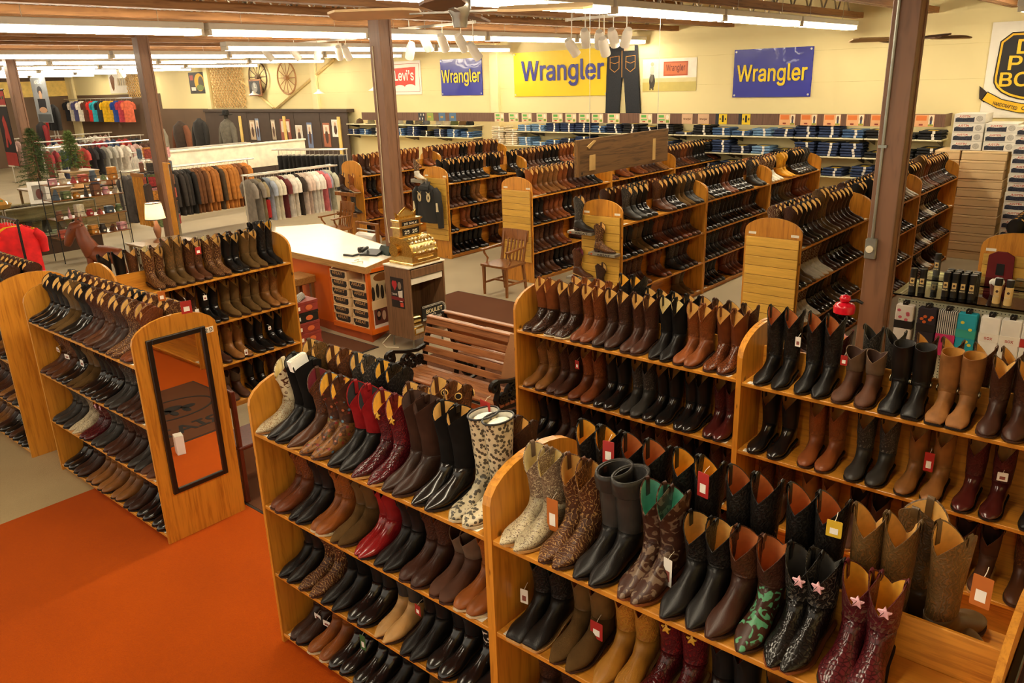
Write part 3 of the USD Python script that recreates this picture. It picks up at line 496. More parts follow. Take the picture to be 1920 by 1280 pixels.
# tall mirror on the end of its rack
MIRROR = t = thing('wall_mirror', 'tall mirror in a black wooden frame on the pine end panel', 'mirror', (-4.958, 2.32, 0))
mz0, mz1, mh = .36, 1.47, .205
fm = M('17120e', .35)
for a, b_ in (((0, -mh, mz0), (.022, -mh+.035, mz1)), ((0, mh-.035, mz0), (.022, mh, mz1)), ((0, -mh+.035, mz0), (.022, mh-.035, mz0+.035)), ((0, -mh+.035, mz1-.035), (.022, mh-.035, mz1))): put(t, 'frame_rail', MB().box(a, b_, .004), fm)
put(t, 'mirror_glass', MB().box((.003, -mh+.035, mz0+.035), (.010, mh-.035, mz1-.035)), custom({'p': ('principled_bsdf', {'base_color': (.93, .93, .92), 'metallic': 1.0, 'roughness': .01})}, []))
copy(MIRROR, 'black-framed mirror on the front right rack end, cut by the picture corner', (A2[0]+1.697, A2[1]+.295, 0))
q = MB(); q.box((-4.96, 2.02+.48, 1.41), (-4.9575, 2.02+.57, 1.45)); sz = put(None, 'size_card', q, sticker, 'white size card marked 12 D above the tall mirror', cat='label'); 
q = MB(); text(q, '12 D', .026, (-4.9575, 2.02+.525, 1.417), '+x', .0008); put(sz, 'printed_size', q, M('3a352c', .7))
# ---------------------------------------------------------------- racks further back: the shelves one by one, the many small boots as one object
FAR = {'cliff': ((-12.1, 9.75), 2, 'rack behind the register post'), 'jacket': ((-9.75, 9.7), 2, 'rack with the black jacket'), 'chair': ((-7.45, 9.15), 3, 'rack behind the wooden armchair'),
       'ledge': ((-5.05, 7.88), 3, 'rack with display ledges'), 'slat': ((-2.83, 7.65), 3, 'slatwall-ended rack left of the conduit post'), 'right': ((-.75, 7.95), 3, 'rack behind the sock display')}
UNIT = 2.13; WORD = ['nearest unit', 'middle unit', 'farthest unit']
mix = {'cliff': 'rt rt cn cg rt dk co bk cn rt', 'jacket': 'bk bk bk co br dk rt bk cn tn', 'chair': 'co cn dk bk bk tn br bk co rt', 'ledge': 'br bk co dk bk br ch cn op bk', 'slat': 'bk co dk br ol bk wh dk cn bk', 'right': 'ch bk co pl bk br dk bk'}
tops = {('ledge', 2): 'wh wh yl yl pl bk bk cs', ('cliff', 0): 'dk rt rt cg rt rt cg rt', ('jacket', 0): 'bk bk bk bk bk bk bk bk', ('chair', 0): 'cg tn tn rt co co bk bk', ('right', 2): 'ch rt bk bk bk bk'}
rf = random.Random(5)
for key, ((x, y), n, nm) in FAR.items():
    for k in range(n):
        loc = (x, y+k*UNIT, 0); rack(f'pine {nm}, {WORD[k] if n > 1 else "single unit"}', loc, 90, UNIT-.01, detail=False, slat=(k == 0 and key in ('jacket', 'chair', 'ledge', 'slat', 'right')))
        for side in (0, 1):
            for lev in ((3, 2, 1, 0) if side == 0 else (3,)):
                px = .08 if not (k == 0 and lev == 3) else .2; names = tops[(key, k)].split() if lev == 3 and (key, k) in tops and side == 0 else None; i = 0
                while px < UNIT-.2:
                    if rf.random() < (.06 if lev else .3): px += .22; i += 1; continue
                    code = names[i % len(names)] if names else rf.choice(mix[key].split()); i += 1
                    for q in (0, 1):
                        far_boots.append((code, rack_point(loc, 90, px, (DEPTH/2-.022) if side == 0 else DEPTH/2+.022, LEVELS[lev]), (0 if side == 0 else 180)+rf.uniform(-5, 5), 1.12)); px += .118
                    px += .016
# the left-edge rack and the backs of two racks that the photo shows edge on
for lev in (3, 2, 1, 0):
    for i in range(17): far_boots.append((rf.choice('dk co bk br ch bk tn'.split()), rack_point(LR, 0, .06+i*.103, DEPTH/2-.022, LEVELS[lev]), -90+rf.uniform(-4, 4), 1.0))
for i in range(17): far_boots.append((rf.choice('dk co br bk'.split()), rack_point(LR, 0, .06+i*.103, DEPTH/2+.022, LEVELS[3]), 90, 1.0))
for i in range(14): far_boots.append((rf.choice('ta bt bk sn br gb bk'.split()), rack_point(BL, 90, .1+i*.115, DEPTH/2+.022, LEVELS[3]), 180+rf.uniform(-8, 8), 1.0))
for i in range(16): far_boots.append((rf.choice('dk co bk br'.split()), rack_point(MR, 0, .06+i*.103, DEPTH/2+.022, LEVELS[2]), 90, 1.0))
inst = UsdGeom.PointInstancer.Define(stage, '/World/distant_boots'); ip = meta(inst.GetPrim(), 'hundreds of small leather boots filling the pine racks at the back', 'boots', kind='stuff')
codes = sorted(set(c for c, _, _, _ in far_boots)); rel = inst.CreatePrototypesRel()
for c in codes:
    p = UsdGeom.Xform.Define(stage, numbered('/World/distant_boots', 'boot')).GetPrim(); fill_boot(p, c, 14, 3); rel.AddTarget(p.GetPath())
inst.CreateProtoIndicesAttr([codes.index(c) for c, _, _, _ in far_boots]); inst.CreatePositionsAttr([Gf.Vec3f(*map(float, p)) for _, p, _, _ in far_boots])
inst.CreateScalesAttr([Gf.Vec3f(1.0, 1.1 if k > 1 else 1.0, k) for _, _, _, k in far_boots]); inst.CreateOrientationsAttr([Gf.Quath(math.cos(math.radians(a)/2), 0, 0, math.sin(math.radians(a)/2)) for _, _, a, _ in far_boots])
print('boots alone', sum(v for k, v in _used.items() if k[1] == 'cowboy_boot')+1, 'far', len(far_boots))
# ---------------------------------------------------------------- bench, counter, register, chairs, sock display
iron, slatw = M('1f1a16', .4, metal=.6, var=.2), wood('9a6238', '75431f', 'x', 6.0, .4, False)
def line(pts, w): return sg.LineString(pts).buffer(w, 4)
def curl(c, r, a0, a1, w, n=14): return line([(c[0]+r*math.cos(a), c[1]+r*math.sin(a)) for a in np.linspace(a0, a1, n)], w)
end = line([(.03, 0), (.06, .1), (.05, .22), (.02, .32), (.05, .40)], .017).union(line([(.05, .40), (.25, .37), (.43, .38)], .016)).union(line([(.53, 0), (.46, .14), (.43, .3), (.45, .46), (.51, .68), (.58, .85)], .018))
end = end.union(line([(.49, .60), (.36, .575), (.2, .60), (.06, .64), (.01, .635)], .015)).union(curl((.01, .60), .032, 1.6, 6.4, .013)).union(line([(.05, .40), (.03, .48), (.07, .57), (.06, .63)], .012)).union(line([(.06, .1), (.26, .06), (.46, .12)], .012))
for c, r in (((.24, .48), .09), ((.26, .21), .10), ((.37, .48), .045), ((.12, .47), .045), ((.14, .28), .05), ((.38, .28), .05)):
    end = end.union(curl(c, r, 0, 6.3, .009)).union(sg.Point(c).buffer(r*.28))
    for k in range(6): end = end.union(curl((c[0]+r*.6*math.cos(k*1.047), c[1]+r*.6*math.sin(k*1.047)), r*.28, 0, 6.3, .0045, 9))
def bench(loc, rz, L, label):
    t = thing('park_bench', label, 'bench', loc, rz)
    for x in (0, L-.035): put(t, 'end_frame', MB().prism(end.simplify(.002), x, x+.035, 'x'), iron)
    for k in range(6): put(t, 'seat_slat', MB().box((-.01, .06+k*.066, .405-.004*k), (L+.01, .112+k*.066, .428-.004*k), .005), slatw)
    for k in range(5):
        z = .45+k*.085; y = .455+(z-.46)*.30; put(t, 'back_slat', MB().box((-.01, -.011, -.031), (L+.01, .011, .031), .005).moved(rx=-.29, t=(0, y-.012, z+.03)), slatw)
    put(t, 'top_slat', MB().box((-.01, .53, .845), (L+.01, .59, .868), .008), slatw)
    put(t, 'tie_rod', MB().tube([(0, .26, .07), (L, .26, .07)], .008, 6), iron); return t
bench((-5.36, 4.42, 0.006), 0, 1.32, 'slatted wooden bench with black cast iron scroll ends, facing the boots')
bench((-4.02, 5.72, 0.014), 180, 1.32, 'second slatted iron bench, back to back behind the first bench')
b = MB(); 
b.loft([[(x+(.01*math.sin(s*9)), y, z) for x, y, z in q] for s, q in ((0, [(-.16, -.10, .52), (.10, -.10, .50), (.10, -.11, .50), (-.16, -.11, .52)]), (.3, [(-.15, -.04, .72), (.11, -.03, .71), (.11, -.05, .71), (-.15, -.06, .72)]), (.6, [(-.14, .02, .885), (.12, .02, .885), (.12, .02, .875), (-.14, .02, .875)]), (.9, [(-.14, .10, .885), (.12, .10, .88), (.12, .09, .875), (-.14, .09, .875)]), (1.2, [(-.15, .15, .70), (.12, .15, .68), (.12, .13, .68), (-.15, .13, .70)]))])
put(thing('leather_jacket', 'tan suede garment draped over the bench back beside the rack', 'jacket', (-4.16, 4.93, .0)), 'draped_hide', b, M('94653a', .8, bump=.3), smooth=40)
# counter with boot boxes in its open side
orange, lam, edge = M('e0680a', .45, var=.05), M('f4ead6', .22, var=.02), wood('b98a4c', '96692e', 'x', 6, .4, False)
t = thing('sales_counter', 'orange sales counter with glossy white top and wood edge', 'counter', (0, 0, 0))
topo = [(-7.22, 5.75), (-8.98, 5.82), (-9.75, 6.20), (-10.6, 6.80), (-10.2, 7.35), (-8.05, 6.75), (-7.40, 6.30)]
put(t, 'top', MB().prism(topo, .905, .95, 'z'), lam)
rim = sg.Polygon(topo).buffer(.012, join_style=2).difference(sg.Polygon(topo).buffer(-.002)); put(t, 'edge_band', MB().prism(rim, .872, .951, 'z'), edge)
put(t, 'front_panel', MB().box((-8.95, 5.86, .1), (-8.08, 5.90, .90)).hull([(-8.08, 5.86, .1), (-8.08, 5.90, .1), (-8.00, 5.79, .1), (-7.98, 5.83, .1), (-8.08, 5.86, .9), (-8.08, 5.90, .9), (-8.00, 5.79, .9), (-7.98, 5.83, .9)]), orange)
put(t, 'corner_panel', MB().hull([(x, y, z) for x, y in ((-8.95, 5.86), (-9.72, 6.24), (-9.70, 6.28), (-8.94, 5.90)) for z in (.1, .9)]), orange)
put(t, 'back_panel', MB().box((-8.0, 6.22, .1), (-7.3, 6.25, .9)), orange)
put(t, 'cubby_floor', MB().box((-8.0, 5.79, .10), (-7.24, 6.22, .16)), orange); put(t, 'cubby_ceiling', MB().box((-8.0, 5.80, .86), (-7.24, 6.22, .90)), orange)
put(t, 'end_panel', MB().hull([(x, y, z) for x, y in ((-7.28, 5.78), (-7.24, 5.78), (-7.42, 6.28), (-7.46, 6.28)) for z in (.1, .9)]), orange)
put(t, 'plinth', MB().prism(sg.Polygon([(-7.27, 5.80), (-8.0, 5.82), (-8.95, 5.9), (-9.7, 6.27), (-9.6, 6.4), (-7.5, 6.3)]), 0, .10, 'z'), M('a8460a', .5))
kraft, inkb = M('e6c694', .75, var=.03), M('2a2019', .6)
def shoebox(name, label, loc, size, m, rz=0, group=None): 
    x, y, z = size; t = thing(name, label, 'box', loc, rz, group); put(t, 'carton', MB().box((0, 0, 0), (x, y, z*.62), .002), m); put(t, 'lid', MB().box((-.003, -.003, z*.62), (x+.003, y+.003, z), .003), m); return t
cols = [(-7.985, 6, .113, 'left'), (-7.615, 5, .117, 'right')]
for x, n, h, nm in cols:
    for k in range(n):
        j = rng.uniform(-.012, .012); t = thing('shoe_box', f'kraft boot box with black {"" if k else ""}label, {ORD[k]} from bottom of {nm} stack in the counter', 'box', (x+.01+j, 5.80+rng.uniform(-.015, .01), .161+k*h))
        put(t, 'carton', MB().box((0, 0, 0), (.335, .30, h-.004), .003), kraft)
        p = sg.box(.02, .012, .315, h-.03).buffer(0); p = sg.Polygon([(.02, .05), (.02, h-.02), (.30, h-.02), (.30, .04), (.28, .015), (.05, .015)]); put(t, 'printed_label', MB().prism(p, -.0015, 0, 'y'), inkb)
        q = MB(); text(q, 'ARIAT', .034, (.15, -.0016, h-.062), '-y', .0008, width=.2); put(t, 'printed_name', q, M('c79b62', .7))
def flat_poster(name, label, o, w, h, face, base, shapes, cat='poster', extra=()):
    """A printed sheet: a thin backing and flat printed shapes (colour, polygon in sheet coordinates)."""
    t = thing(name, label, cat, o, 90 if face == '+x' else 0); put(t, 'sheet', MB().box((0, -.003, 0), (w, 0, h)), M(base, .5, var=.08))
    for k, (c, poly) in enumerate(shapes): put(t, 'printed_shape', MB().prism(poly, -.0035-.0003*(k+1), -.003, 'y'), M(c, .5, var=.06))
    for k, (s, hh, ox, oz, c, wd) in enumerate(extra):
        q = MB(); text(q, s, hh, (ox, -.0036-.0003*(len(shapes)+1), oz), '-y', .0006, width=wd); put(t, 'printed_text', q, M(c, .5))
    return t
P_ = lambda *p: sg.Polygon(p); El = lambda x, z, a, b: affinity.scale(sg.Point(x, z).buffer(1, 8), a, b)
ang = math.degrees(math.atan2(.5, -.18))
flat_poster('poster', 'poster of a band on the counter end, pale with dark figures', (-7.268, 5.82, .42), .40, .46, '+x', 'c9b48a', [('2b221a', El(.05+.07*k, .17+.03*(k % 2), .026, .09)) for k in range(5)]+[('7a4a1c', El(.2, .36, .13, .05)), ('1a1712', sg.box(0, .42, .4, .46))])
flat_poster('poster', 'white-bordered photo poster pinned low on the counter end', (-7.268, 5.84, .14), .26, .30, '+x', 'e8e0d0', [('6b3428', sg.box(.02, .06, .24, .28)), ('2a1c18', El(.09, .18, .04, .07)), ('b98a6a', El(.09, .19, .025, .035)), ('c9a68a', El(.17, .16, .03, .06))])
dk, gl_ = M('1c1b1a', .35), M('c9c6bd', .3, metal=.4)
def clutter(name, label, cat, parts, loc, rz=0):
    t = thing(name, label, cat, loc, rz)
    for n, b, m in parts: put(t, n, b, m, smooth=40)
    return t
clutter('card_reader', 'small white pad with black base on the counter', 'card reader', [('base', MB().box((0, 0, 0), (.17, .12, .02), .005), dk), ('white_face', MB().box((.008, .008, .02), (.162, .112, .026), .003), lam)], (-7.98, 6.02, .951), 8)
clutter('telephone', 'black desk telephone near the right end of the counter', 'telephone', [('base', MB().hull([(0, 0, 0), (.24, 0, 0), (0, .2, 0), (.24, .2, 0), (0, .2, .05), (.24, .2, .05), (0, 0, .02), (.24, 0, .02)]), dk), ('handset', MB().tube([(.02, .03, .05), (.04, .1, .075), (.02, .17, .07)], .02, 8), dk)], (-7.80, 6.14, .951), 20)
clutter('tape_dispenser', 'round black tape dispenser on the counter', 'dispenser', [('wheel', MB().lathe([(0, 0), (.05, .005), (.055, .03), (.05, .06), (0, .065)]), dk), ('core', MB().lathe([(0, .066), (.02, .066), (.02, .07), (0, .07)]), gl_)], (-7.95, 6.30, .951))
clutter('barcode_scanner', 'dark green cash terminal behind the register post', 'terminal', [('body', MB().hull([(0, 0, 0), (.26, 0, 0), (0, .2, 0), (.26, .2, 0), (.02, .05, .1), (.24, .05, .1), (.02, .18, .1), (.24, .18, .1)]), M('26332a', .5))], (-7.72, 6.36, .951), -10)
clutter('keyring', 'tangle of pale cords and tags on the counter corner', 'cord', [('cord', MB().tube([(.0, .0, .006), (.05, .04, .03), (.1, .0, .008), (.16, .05, .02), (.2, .02, -.06), (.21, .02, -.3)], .005, 6), M('d9cda8', .6)), ('tag', MB().box((.04, -.06, .0), (.10, -.01, .006)), lam)], (-7.60, 5.90, .951), -20)
# square stool
wood_d = wood('8a5a2c', '63401c', 'z', 5, .4, False)
t = thing('stool', 'square brown wooden stool in front of the orange counter', 'stool', (-8.66, 5.47, 0))
put(t, 'seat', MB().box((0, 0, .61), (.36, .34, .71), .012), wood('9a6c34', '77501f', 'x', 6, .5, False))
for x in (.02, .29): 
    for y in (.02, .27): put(t, 'leg', MB().box((x, y, 0), (x+.05, y+.05, .61), .005), wood_d)
for y in (.03, .28): put(t, 'rail', MB().box((.07, y, .14), (.29, y+.03, .18), .004), wood_d)
# stack of red shoe boxes beside the rack
redb = M('8a2f22', .6, var=.2, scale=14)
for k in range(7):
    t = thing('shoe_box', f'{"black" if k == 5 else "dark red patterned"} shoe box, {ORD[k]} from bottom of the stack beside the counter rack', 'box', (-7.25+rng.uniform(-.008, .008), 4.56+rng.uniform(-.008, .008), k*.116), 90)
    put(t, 'carton', MB().box((0, -.26, 0), (.32, 0, .085), .003), dk if k == 5 else redb); put(t, 'lid', MB().box((-.004, -.264, .085), (.324, .004, .114), .003), dk if k == 5 else redb)
    put(t, 'end_sticker', MB().box((.02, -.2655, .03), (.09, -.264, .07)), sticker); put(t, 'emblem', MB().prism(El(.2, .045, .045, .028), -.2655, -.264, 'y'), M('c9622e', .6))
t = thing('moccasin', 'grey zebra-patterned slipper on top of the red shoe boxes', 'shoe', (-7.10, 4.72, .813), -60)
zz = custom({'t': ('texture_coordinate', {}), 'w': ('wave_texture', {'scale': 22., 'distortion': 4.}), 'r': ('rgb_ramp', {'ramp': [(.45, lin('2a2826')), (.55, lin('c9c4b8'))]}), 'p': ('principled_bsdf', {'roughness': .7})}, [('t.object', 'w.vector'), ('w.fac', 'r.fac'), ('r.color', 'p.base_color')])
put(t, 'upper', MB().loft([[(x, w*math.cos(a), max(.0, h*math.sin(a))) for a in np.linspace(0, math.pi, 9)] for x, w, h in ((-.12, .02, .04), (-.08, .038, .065), (0, .042, .06), (.07, .046, .05), (.11, .036, .035), (.135, .012, .015))], cap=False, closed=False), zz, smooth=True); put(t, 'sole', MB().prism(El(0, 0, .135, .046), 0, .006, 'z'), dk)
# cabinet with brass cash register
walnut = wood('7d5a3c', '5c4028', 'z', 5, .42, False, stretch=22)
t = thing('display_cabinet', 'walnut cabinet on thin legs carrying the brass register', 'cabinet', (-7.02, 5.86, 0)); cw, cd = .43, .56
put(t, 'side_panel', MB().box((0, 0, .14), (cw, .025, .98), .003), walnut); put(t, 'side_panel', MB().box((0, cd-.025, .14), (cw, cd, .98), .003), walnut); put(t, 'back_panel', MB().box((0, .025, .14), (.02, cd-.025, .98)), walnut)
put(t, 'bottom_panel', MB().box((.02, .025, .14), (cw, cd-.025, .18)), walnut); put(t, 'top_panel', MB().box((-.01, -.01, .98), (cw+.01, cd+.01, 1.0), .004), M('efe6d0', .3))
put(t, 'drawer_front', MB().box((cw-.03, .03, .87), (cw+.005, cd-.03, .965), .004), walnut); put(t, 'white_panel', MB().box((cw-.06, .03, .79), (cw-.01, cd-.03, .86), .003), M('eae2cc', .4))
for x in (.03, cw-.05):
    for y in (.04, cd-.05): put(t, 'leg', MB().tube([(x, y, 0), (x, y, .14)], .012, 8), M('8f8a80', .3, metal=.8))
put(t, 'cord', MB().tube([(.02, .02, .15), (-.08, -.05, .02), (.05, -.1, .01), (.2, -.04, .02)], .006, 6), M('ded4b8', .5))
flat_poster('poster', 'dark poster with red heart and man, on the walnut cabinet side', (-6.92, 5.86, .50), .22, .36, '-y', '241c18', [('b8262a', El(.05, .28, .025, .04).union(El(.085, .28, .025, .04)).union(P_((.027, .27), (.108, .27), (.068, .20)))), ('8d7a66', El(.155, .27, .03, .045)), ('ded6c8', P_((.12, .2), (.2, .22), (.19, .08), (.14, .08))), ('7a1d1a', sg.box(.0, .09, .22, .13)), ('d04a30', sg.box(.15, .02, .2, .07))], extra=[('I LOVE', .02, .06, .15, 'e8e0d0', None)])
t = thing('neon_sign', 'black rounded boot-maker sign leaning in the walnut cabinet', 'sign', (-6.575, 6.00, .34), 90); kS = .74
pill = lambda a, b: sg.box(.0-a, .0, .40, .24).intersection(sg.box(-1, -1, 1, 1)).buffer(0).union(El(.40, .12, .12, .12)) if not b else sg.box(.0, b, .40, .24-b).union(El(.40, .12, .12-b, .12-b))
put(t, 'panel', MB().prism(affinity.scale(pill(0, 0), kS, kS, origin=(0, 0)), -.012, 0, 'y'), dk)
for a_, b_ in ((.004, .016), (.026, .034)): put(t, 'silver_outline', MB().prism(affinity.scale(pill(0, a_).difference(pill(0, b_)), kS, kS, origin=(0, 0)), -.016, -.012, 'y'), M('e2e0da', .2, metal=.6))
q = MB(); text(q, 'BOULET', .045, (.19, -.0125, .078), '-y', .004, width=.26); put(t, 'lettering', q, M('d9c9a0', .3)); q = MB(); text(q, 'BOOTS', .02, (.15, -.0125, .042), '-y', .004, width=.12); put(t, 'lettering', q, M('d9d0c0', .3))
brass, brass2 = M('ecd08c', .26, metal=1.0, var=.2, scale=30), M('bd9448', .34, metal=1.0, var=.35, scale=60, bump=.6, bscale=90)
clutter('brass_box', 'small brass casket on the low shelf of the walnut cabinet', 'box', [('box_body', MB().box((0, 0, 0), (.16, .16, .09), .006), brass2), ('lid_plate', MB().box((.01, .01, .09), (.15, .15, .10), .003), M('d8cdb0', .4)), ('name_plate', MB().box((.16, .02, .02), (.164, .14, .07)), M('d9d0b8', .3, metal=.5))], (-6.77, 5.90, .181))
clutter('brass_drum', 'brass roll-top piece stacked on the brass casket', 'ornament', [('drum', MB().tube([(.07, .0, .06), (.07, .15, .06)], .058, 14), brass), ('foot', MB().box((.01, .0, 0), (.13, .15, .02), .003), brass2)], (-6.78, 5.905, .282))
t = thing('cash_register', 'ornate antique brass cash register on the walnut cabinet', 'cash register', (-7.0, 5.95, 1.001)); W_ = .40
put(t, 'base_plinth', MB().box((0, -.02, 0), (.41, W_+.02, .03), .006), brass); put(t, 'drawer', MB().box((.02, 0, .03), (.385, W_, .10), .004), brass)
cv = [(.03, .10), (.385, .10)]+[(.385-.19+.19*math.cos(a), .12+.17*math.sin(a)) for a in np.linspace(0, 1.45, 9)]+[(.15, .30), (.03, .30)]
for y in (0, W_-.02): put(t, 'scrolled_cheek', MB().prism(affinity.scale(sg.Polygon([(c[0], c[1]) for c in cv]), 1.03, 1.04), y, y+.02, 'y'), brass2)
put(t, 'key_bed', MB().prism(cv, .02, W_-.02, 'y'), brass)
q = MB(); q.tube([(.11, .0, .155), (.11, -.035, .155)], .075, 18); put(t, 'crank_drum', q, brass2); put(t, 'drawer_pull', MB().tube([(.395, .08, .07), (.41, .1, .07), (.41, W_-.1, .07), (.395, W_-.08, .07)], .006, 6), brass)
for r_ in range(4):
    for k in range(7):
        a = .15+r_*.33; x, z, y = .195+.20*math.cos(a), .12+.18*math.sin(a), .06+k*.053
        put(t, 'key', MB().tube([(x-.02, y, z-.01), (x+.012*math.cos(a), y, z+.012*math.sin(a))], .013, 8), M('efe4c0', .35) if (r_+k) % 3 else brass)
put(t, 'indicator_case', MB().box((.04, .03, .30), (.17, W_-.03, .48), .006), brass); put(t, 'cornice', MB().box((.03, .01, .40), (.19, W_-.01, .415), .004).box((.035, .015, .475), (.185, W_-.015, .50), .006), brass)
for z0, z1, s in ((.315, .39, '25  25'), (.425, .47, '25 SALE')):
    w = put(t, 'indicator_window', MB().box((.17, .07, z0), (.174, W_-.07, z1)), dk); q = MB(); text(q, s, (z1-z0)*.5, (.174, W_/2, z0+(z1-z0)*.2), '+x', .001, width=.2); put(w, 'figures', q, M('e6dfc8', .4))
cr = sg.Polygon([(.05, .5), (W_-.05, .5), (W_-.04, .58), (W_-.08, .545), (W_-.14, .59), (W_/2, .625), (.14, .59), (.08, .545), (.04, .58)]); put(t, 'crest', MB().prism(cr, .09, .105, 'x'), brass2); put(t, 'crest_plate', MB().prism(affinity.scale(cr, .72, .62), .105, .109, 'x'), M('b99a58', .4, metal=.7, bump=.5))
# chairs
oak = wood('8a5524', '6a3d16', 'z', 5, .3, False, coat=.4)
def armchair(loc, rz, label):
    t = thing('armchair', label, 'chair', loc, rz); sw = .235
    seat = [(-sw, -.22), (sw, -.22), (sw-.02, .21), (-sw+.02, .21)]; put(t, 'seat', MB().prism(sg.Polygon(seat).buffer(.02), .425, .455, 'z'), oak)
    for s in (-1, 1):
        put(t, 'front_leg', MB().hull([(s*.215+a*.02, -.2+b*.02, .43) for a in (-1, 1) for b in (-1, 1)]+[(s*.215+a*.014, -.2+b*.014, 0) for a in (-1, 1) for b in (-1, 1)]), oak)
        put(t, 'back_post', MB().hull([(s*.2+a*.018, .19+b*.018, .44) for a in (-1, 1) for b in (-1, 1)]+[(s*.205+a*.015, .25+b*.015, 0) for a in (-1, 1) for b in (-1, 1)]).hull([(s*.2+a*.018, .19+b*.018, .44) for a in (-1, 1) for b in (-1, 1)]+[(s*.215+a*.013, .28+b*.013, .86) for a in (-1, 1) for b in (-1, 1)]), oak)
        put(t, 'arm_rest', MB().hull([(s*.24+a*.028, -.18+b*.03, z) for a in (-1, 1) for b in (-1, 1) for z in (.645, .665)]+[(s*.225+a*.016, .22, z) for a in (-1, 1) for z in (.665, .685)]), oak)
        put(t, 'arm_support', MB().tube([(s*.215, -.14, .45), (s*.22, -.10, .52), (s*.235, -.15, .60), (s*.24, -.16, .65)], .017, 8), oak)
        put(t, 'stretcher', MB().box((s*.215-.01, -.19, .16), (s*.215+.01, .22, .19), .003), oak)
    put(t, 'stretcher', MB().box((-.21, -.01, .17), (.21, .01, .195), .003), oak)
    put(t, 'top_rail', MB().loft([[(x, .255+.03*(1-(x/.24)**2)+d, z) for d, z in ((0, .74), (.022, .74), (.042, .90), (.02, .90))] for x in np.linspace(-.245, .245, 9)]), oak, smooth=40)
    for k in range(5): x = -.13+k*.065; put(t, 'back_spindle', MB().hull([(x-.013, .20, .45), (x+.013, .20, .45), (x-.013, .212, .45), (x+.013, .212, .45), (x-.013, .265, .76), (x+.013, .265, .76), (x-.013, .28, .76), (x+.013, .28, .76)]), oak)
    return t
armchair((-7.45, 8.47, 0), 0, 'wooden slat-back armchair against the slatted rack end in the middle')
armchair((-12.05, 9.0, 0), -8, 'wooden armchair beyond the white counter, by the leftmost far rack')
t = thing('chair', 'dark reddish wooden chair behind the mirror end panel, only its edge showing', 'chair', (-5.02, 3.07, .012), 180); redw = wood('5e2a1c', '421a10', 'z', 5, .3, False)
for x, y, h in ((0, 0, .45), (.30, 0, .45), (0, .36, .9), (.30, .36, .9)): put(t, 'leg', MB().box((x, y, 0), (x+.035, y+.035, h), .005), redw)
put(t, 'seat', MB().box((-.01, -.01, .43), (.345, .40, .46), .008), redw); put(t, 'back_rail', MB().box((.035, .365, .76), (.30, .39, .9), .006), redw); put(t, 'stretcher', MB().box((.035, .01, .2), (.30, .03, .23), .003), redw)
t = thing('paper_cutter', 'upright wooden frame holding a silver paper roll behind the counter', 'paper roll', (-10.46, 8.2, 0))
for x in (0, .5): put(t, 'post', MB().box((x, 0, 0), (x+.05, .05, .84), .006), oak)
for z in (.80, .18): put(t, 'rail', MB().box((.05, .01, z), (.50, .04, z+.04), .004), oak)
put(t, 'paper_roll', MB().tube([(.055, .025, .56), (.495, .025, .56)], .11, 16), M('cfcac0', .3, metal=.5)); put(t, 'knife_bar', MB().tube([(.05, .0, .72), (.5, .0, .72)], .012, 6), gl_)
clutter('paper_box', 'small white carton standing on the orange carpet behind the front rack', 'box', [('carton', MB().box((0, 0, 0), (.09, .07, .17), .003), M('ece6da', .6)), ('flap', MB().box((0, 0, .17), (.09, .07, .173)), M('d8d0c0', .6))], (-3.66, 2.76, .007), 15)
# sock display with glass shelf
peg = custom({'t': ('texture_coordinate', {}), 's': ('vector_math', {'math_type': 'scale', 'scale': 39.4}), 'f': ('vector_math', {'math_type': 'fraction'}), 'd': ('vector_math', {'math_type': 'subtract', 'vector2': (.5, .5, .5)}), 'x': ('separate_xyz', {}), 'px': ('math', {'math_type': 'multiply'}), 'pz': ('math', {'math_type': 'multiply'}), 'a': ('math', {'math_type': 'add'}), 'r': ('rgb_ramp', {'ramp': [(.0, lin('2b2820')), (.025, lin('2b2820')), (.035, lin('b9b49a'))]}), 'p': ('principled_bsdf', {'roughness': .6})},
    [('t.object', 's.vector1'), ('s.vector', 'f.vector1'), ('f.vector', 'd.vector1'), ('d.vector', 'x.vector'), ('x.x', 'px.value1'), ('x.x', 'px.value2'), ('x.z', 'pz.value1'), ('x.z', 'pz.value2'), ('px.value', 'a.value1'), ('pz.value', 'a.value2'), ('a.value', 'r.fac'), ('r.color', 'p.base_color')])
t = thing('sock_display', 'pegboard sock display with a glass top shelf beside the post', 'display', (-1.70, 6.88, 0))
put(t, 'pegboard', MB().box((0, 0, .12), (1.9, .012, 1.17)), peg); put(t, 'base', MB().box((0, .0, 0), (1.9, .5, .12), .005), M('8a7a5c', .5)); put(t, 'back_panel', MB().box((0, .45, .12), (1.9, .47, 1.1)), M('a99c7a', .5))
for x in (0, .95, 1.88): put(t, 'bracket', MB().box((x, .012, 1.19), (x+.02, .9, 1.208), .002), M('cfc8b8', .3, metal=.5)); put(t, 'upright', MB().box((x, .46, .12), (x+.02, .5, 1.19)), M('cfc8b8', .4))
put(t, 'glass_shelf', MB().box((-.03, -.06, 1.208), (1.93, .52, 1.220), .001), glass((.80, .93, .86))); put(t, 'glass_shelf', MB().box((.0, .56, 1.208), (1.93, .92, 1.220), .001), glass((.80, .93, .86)))
put(t, 'light_panel', MB().box((.80, .3, 1.13), (1.0, .45, 1.135)), M('f2ecda', .4))
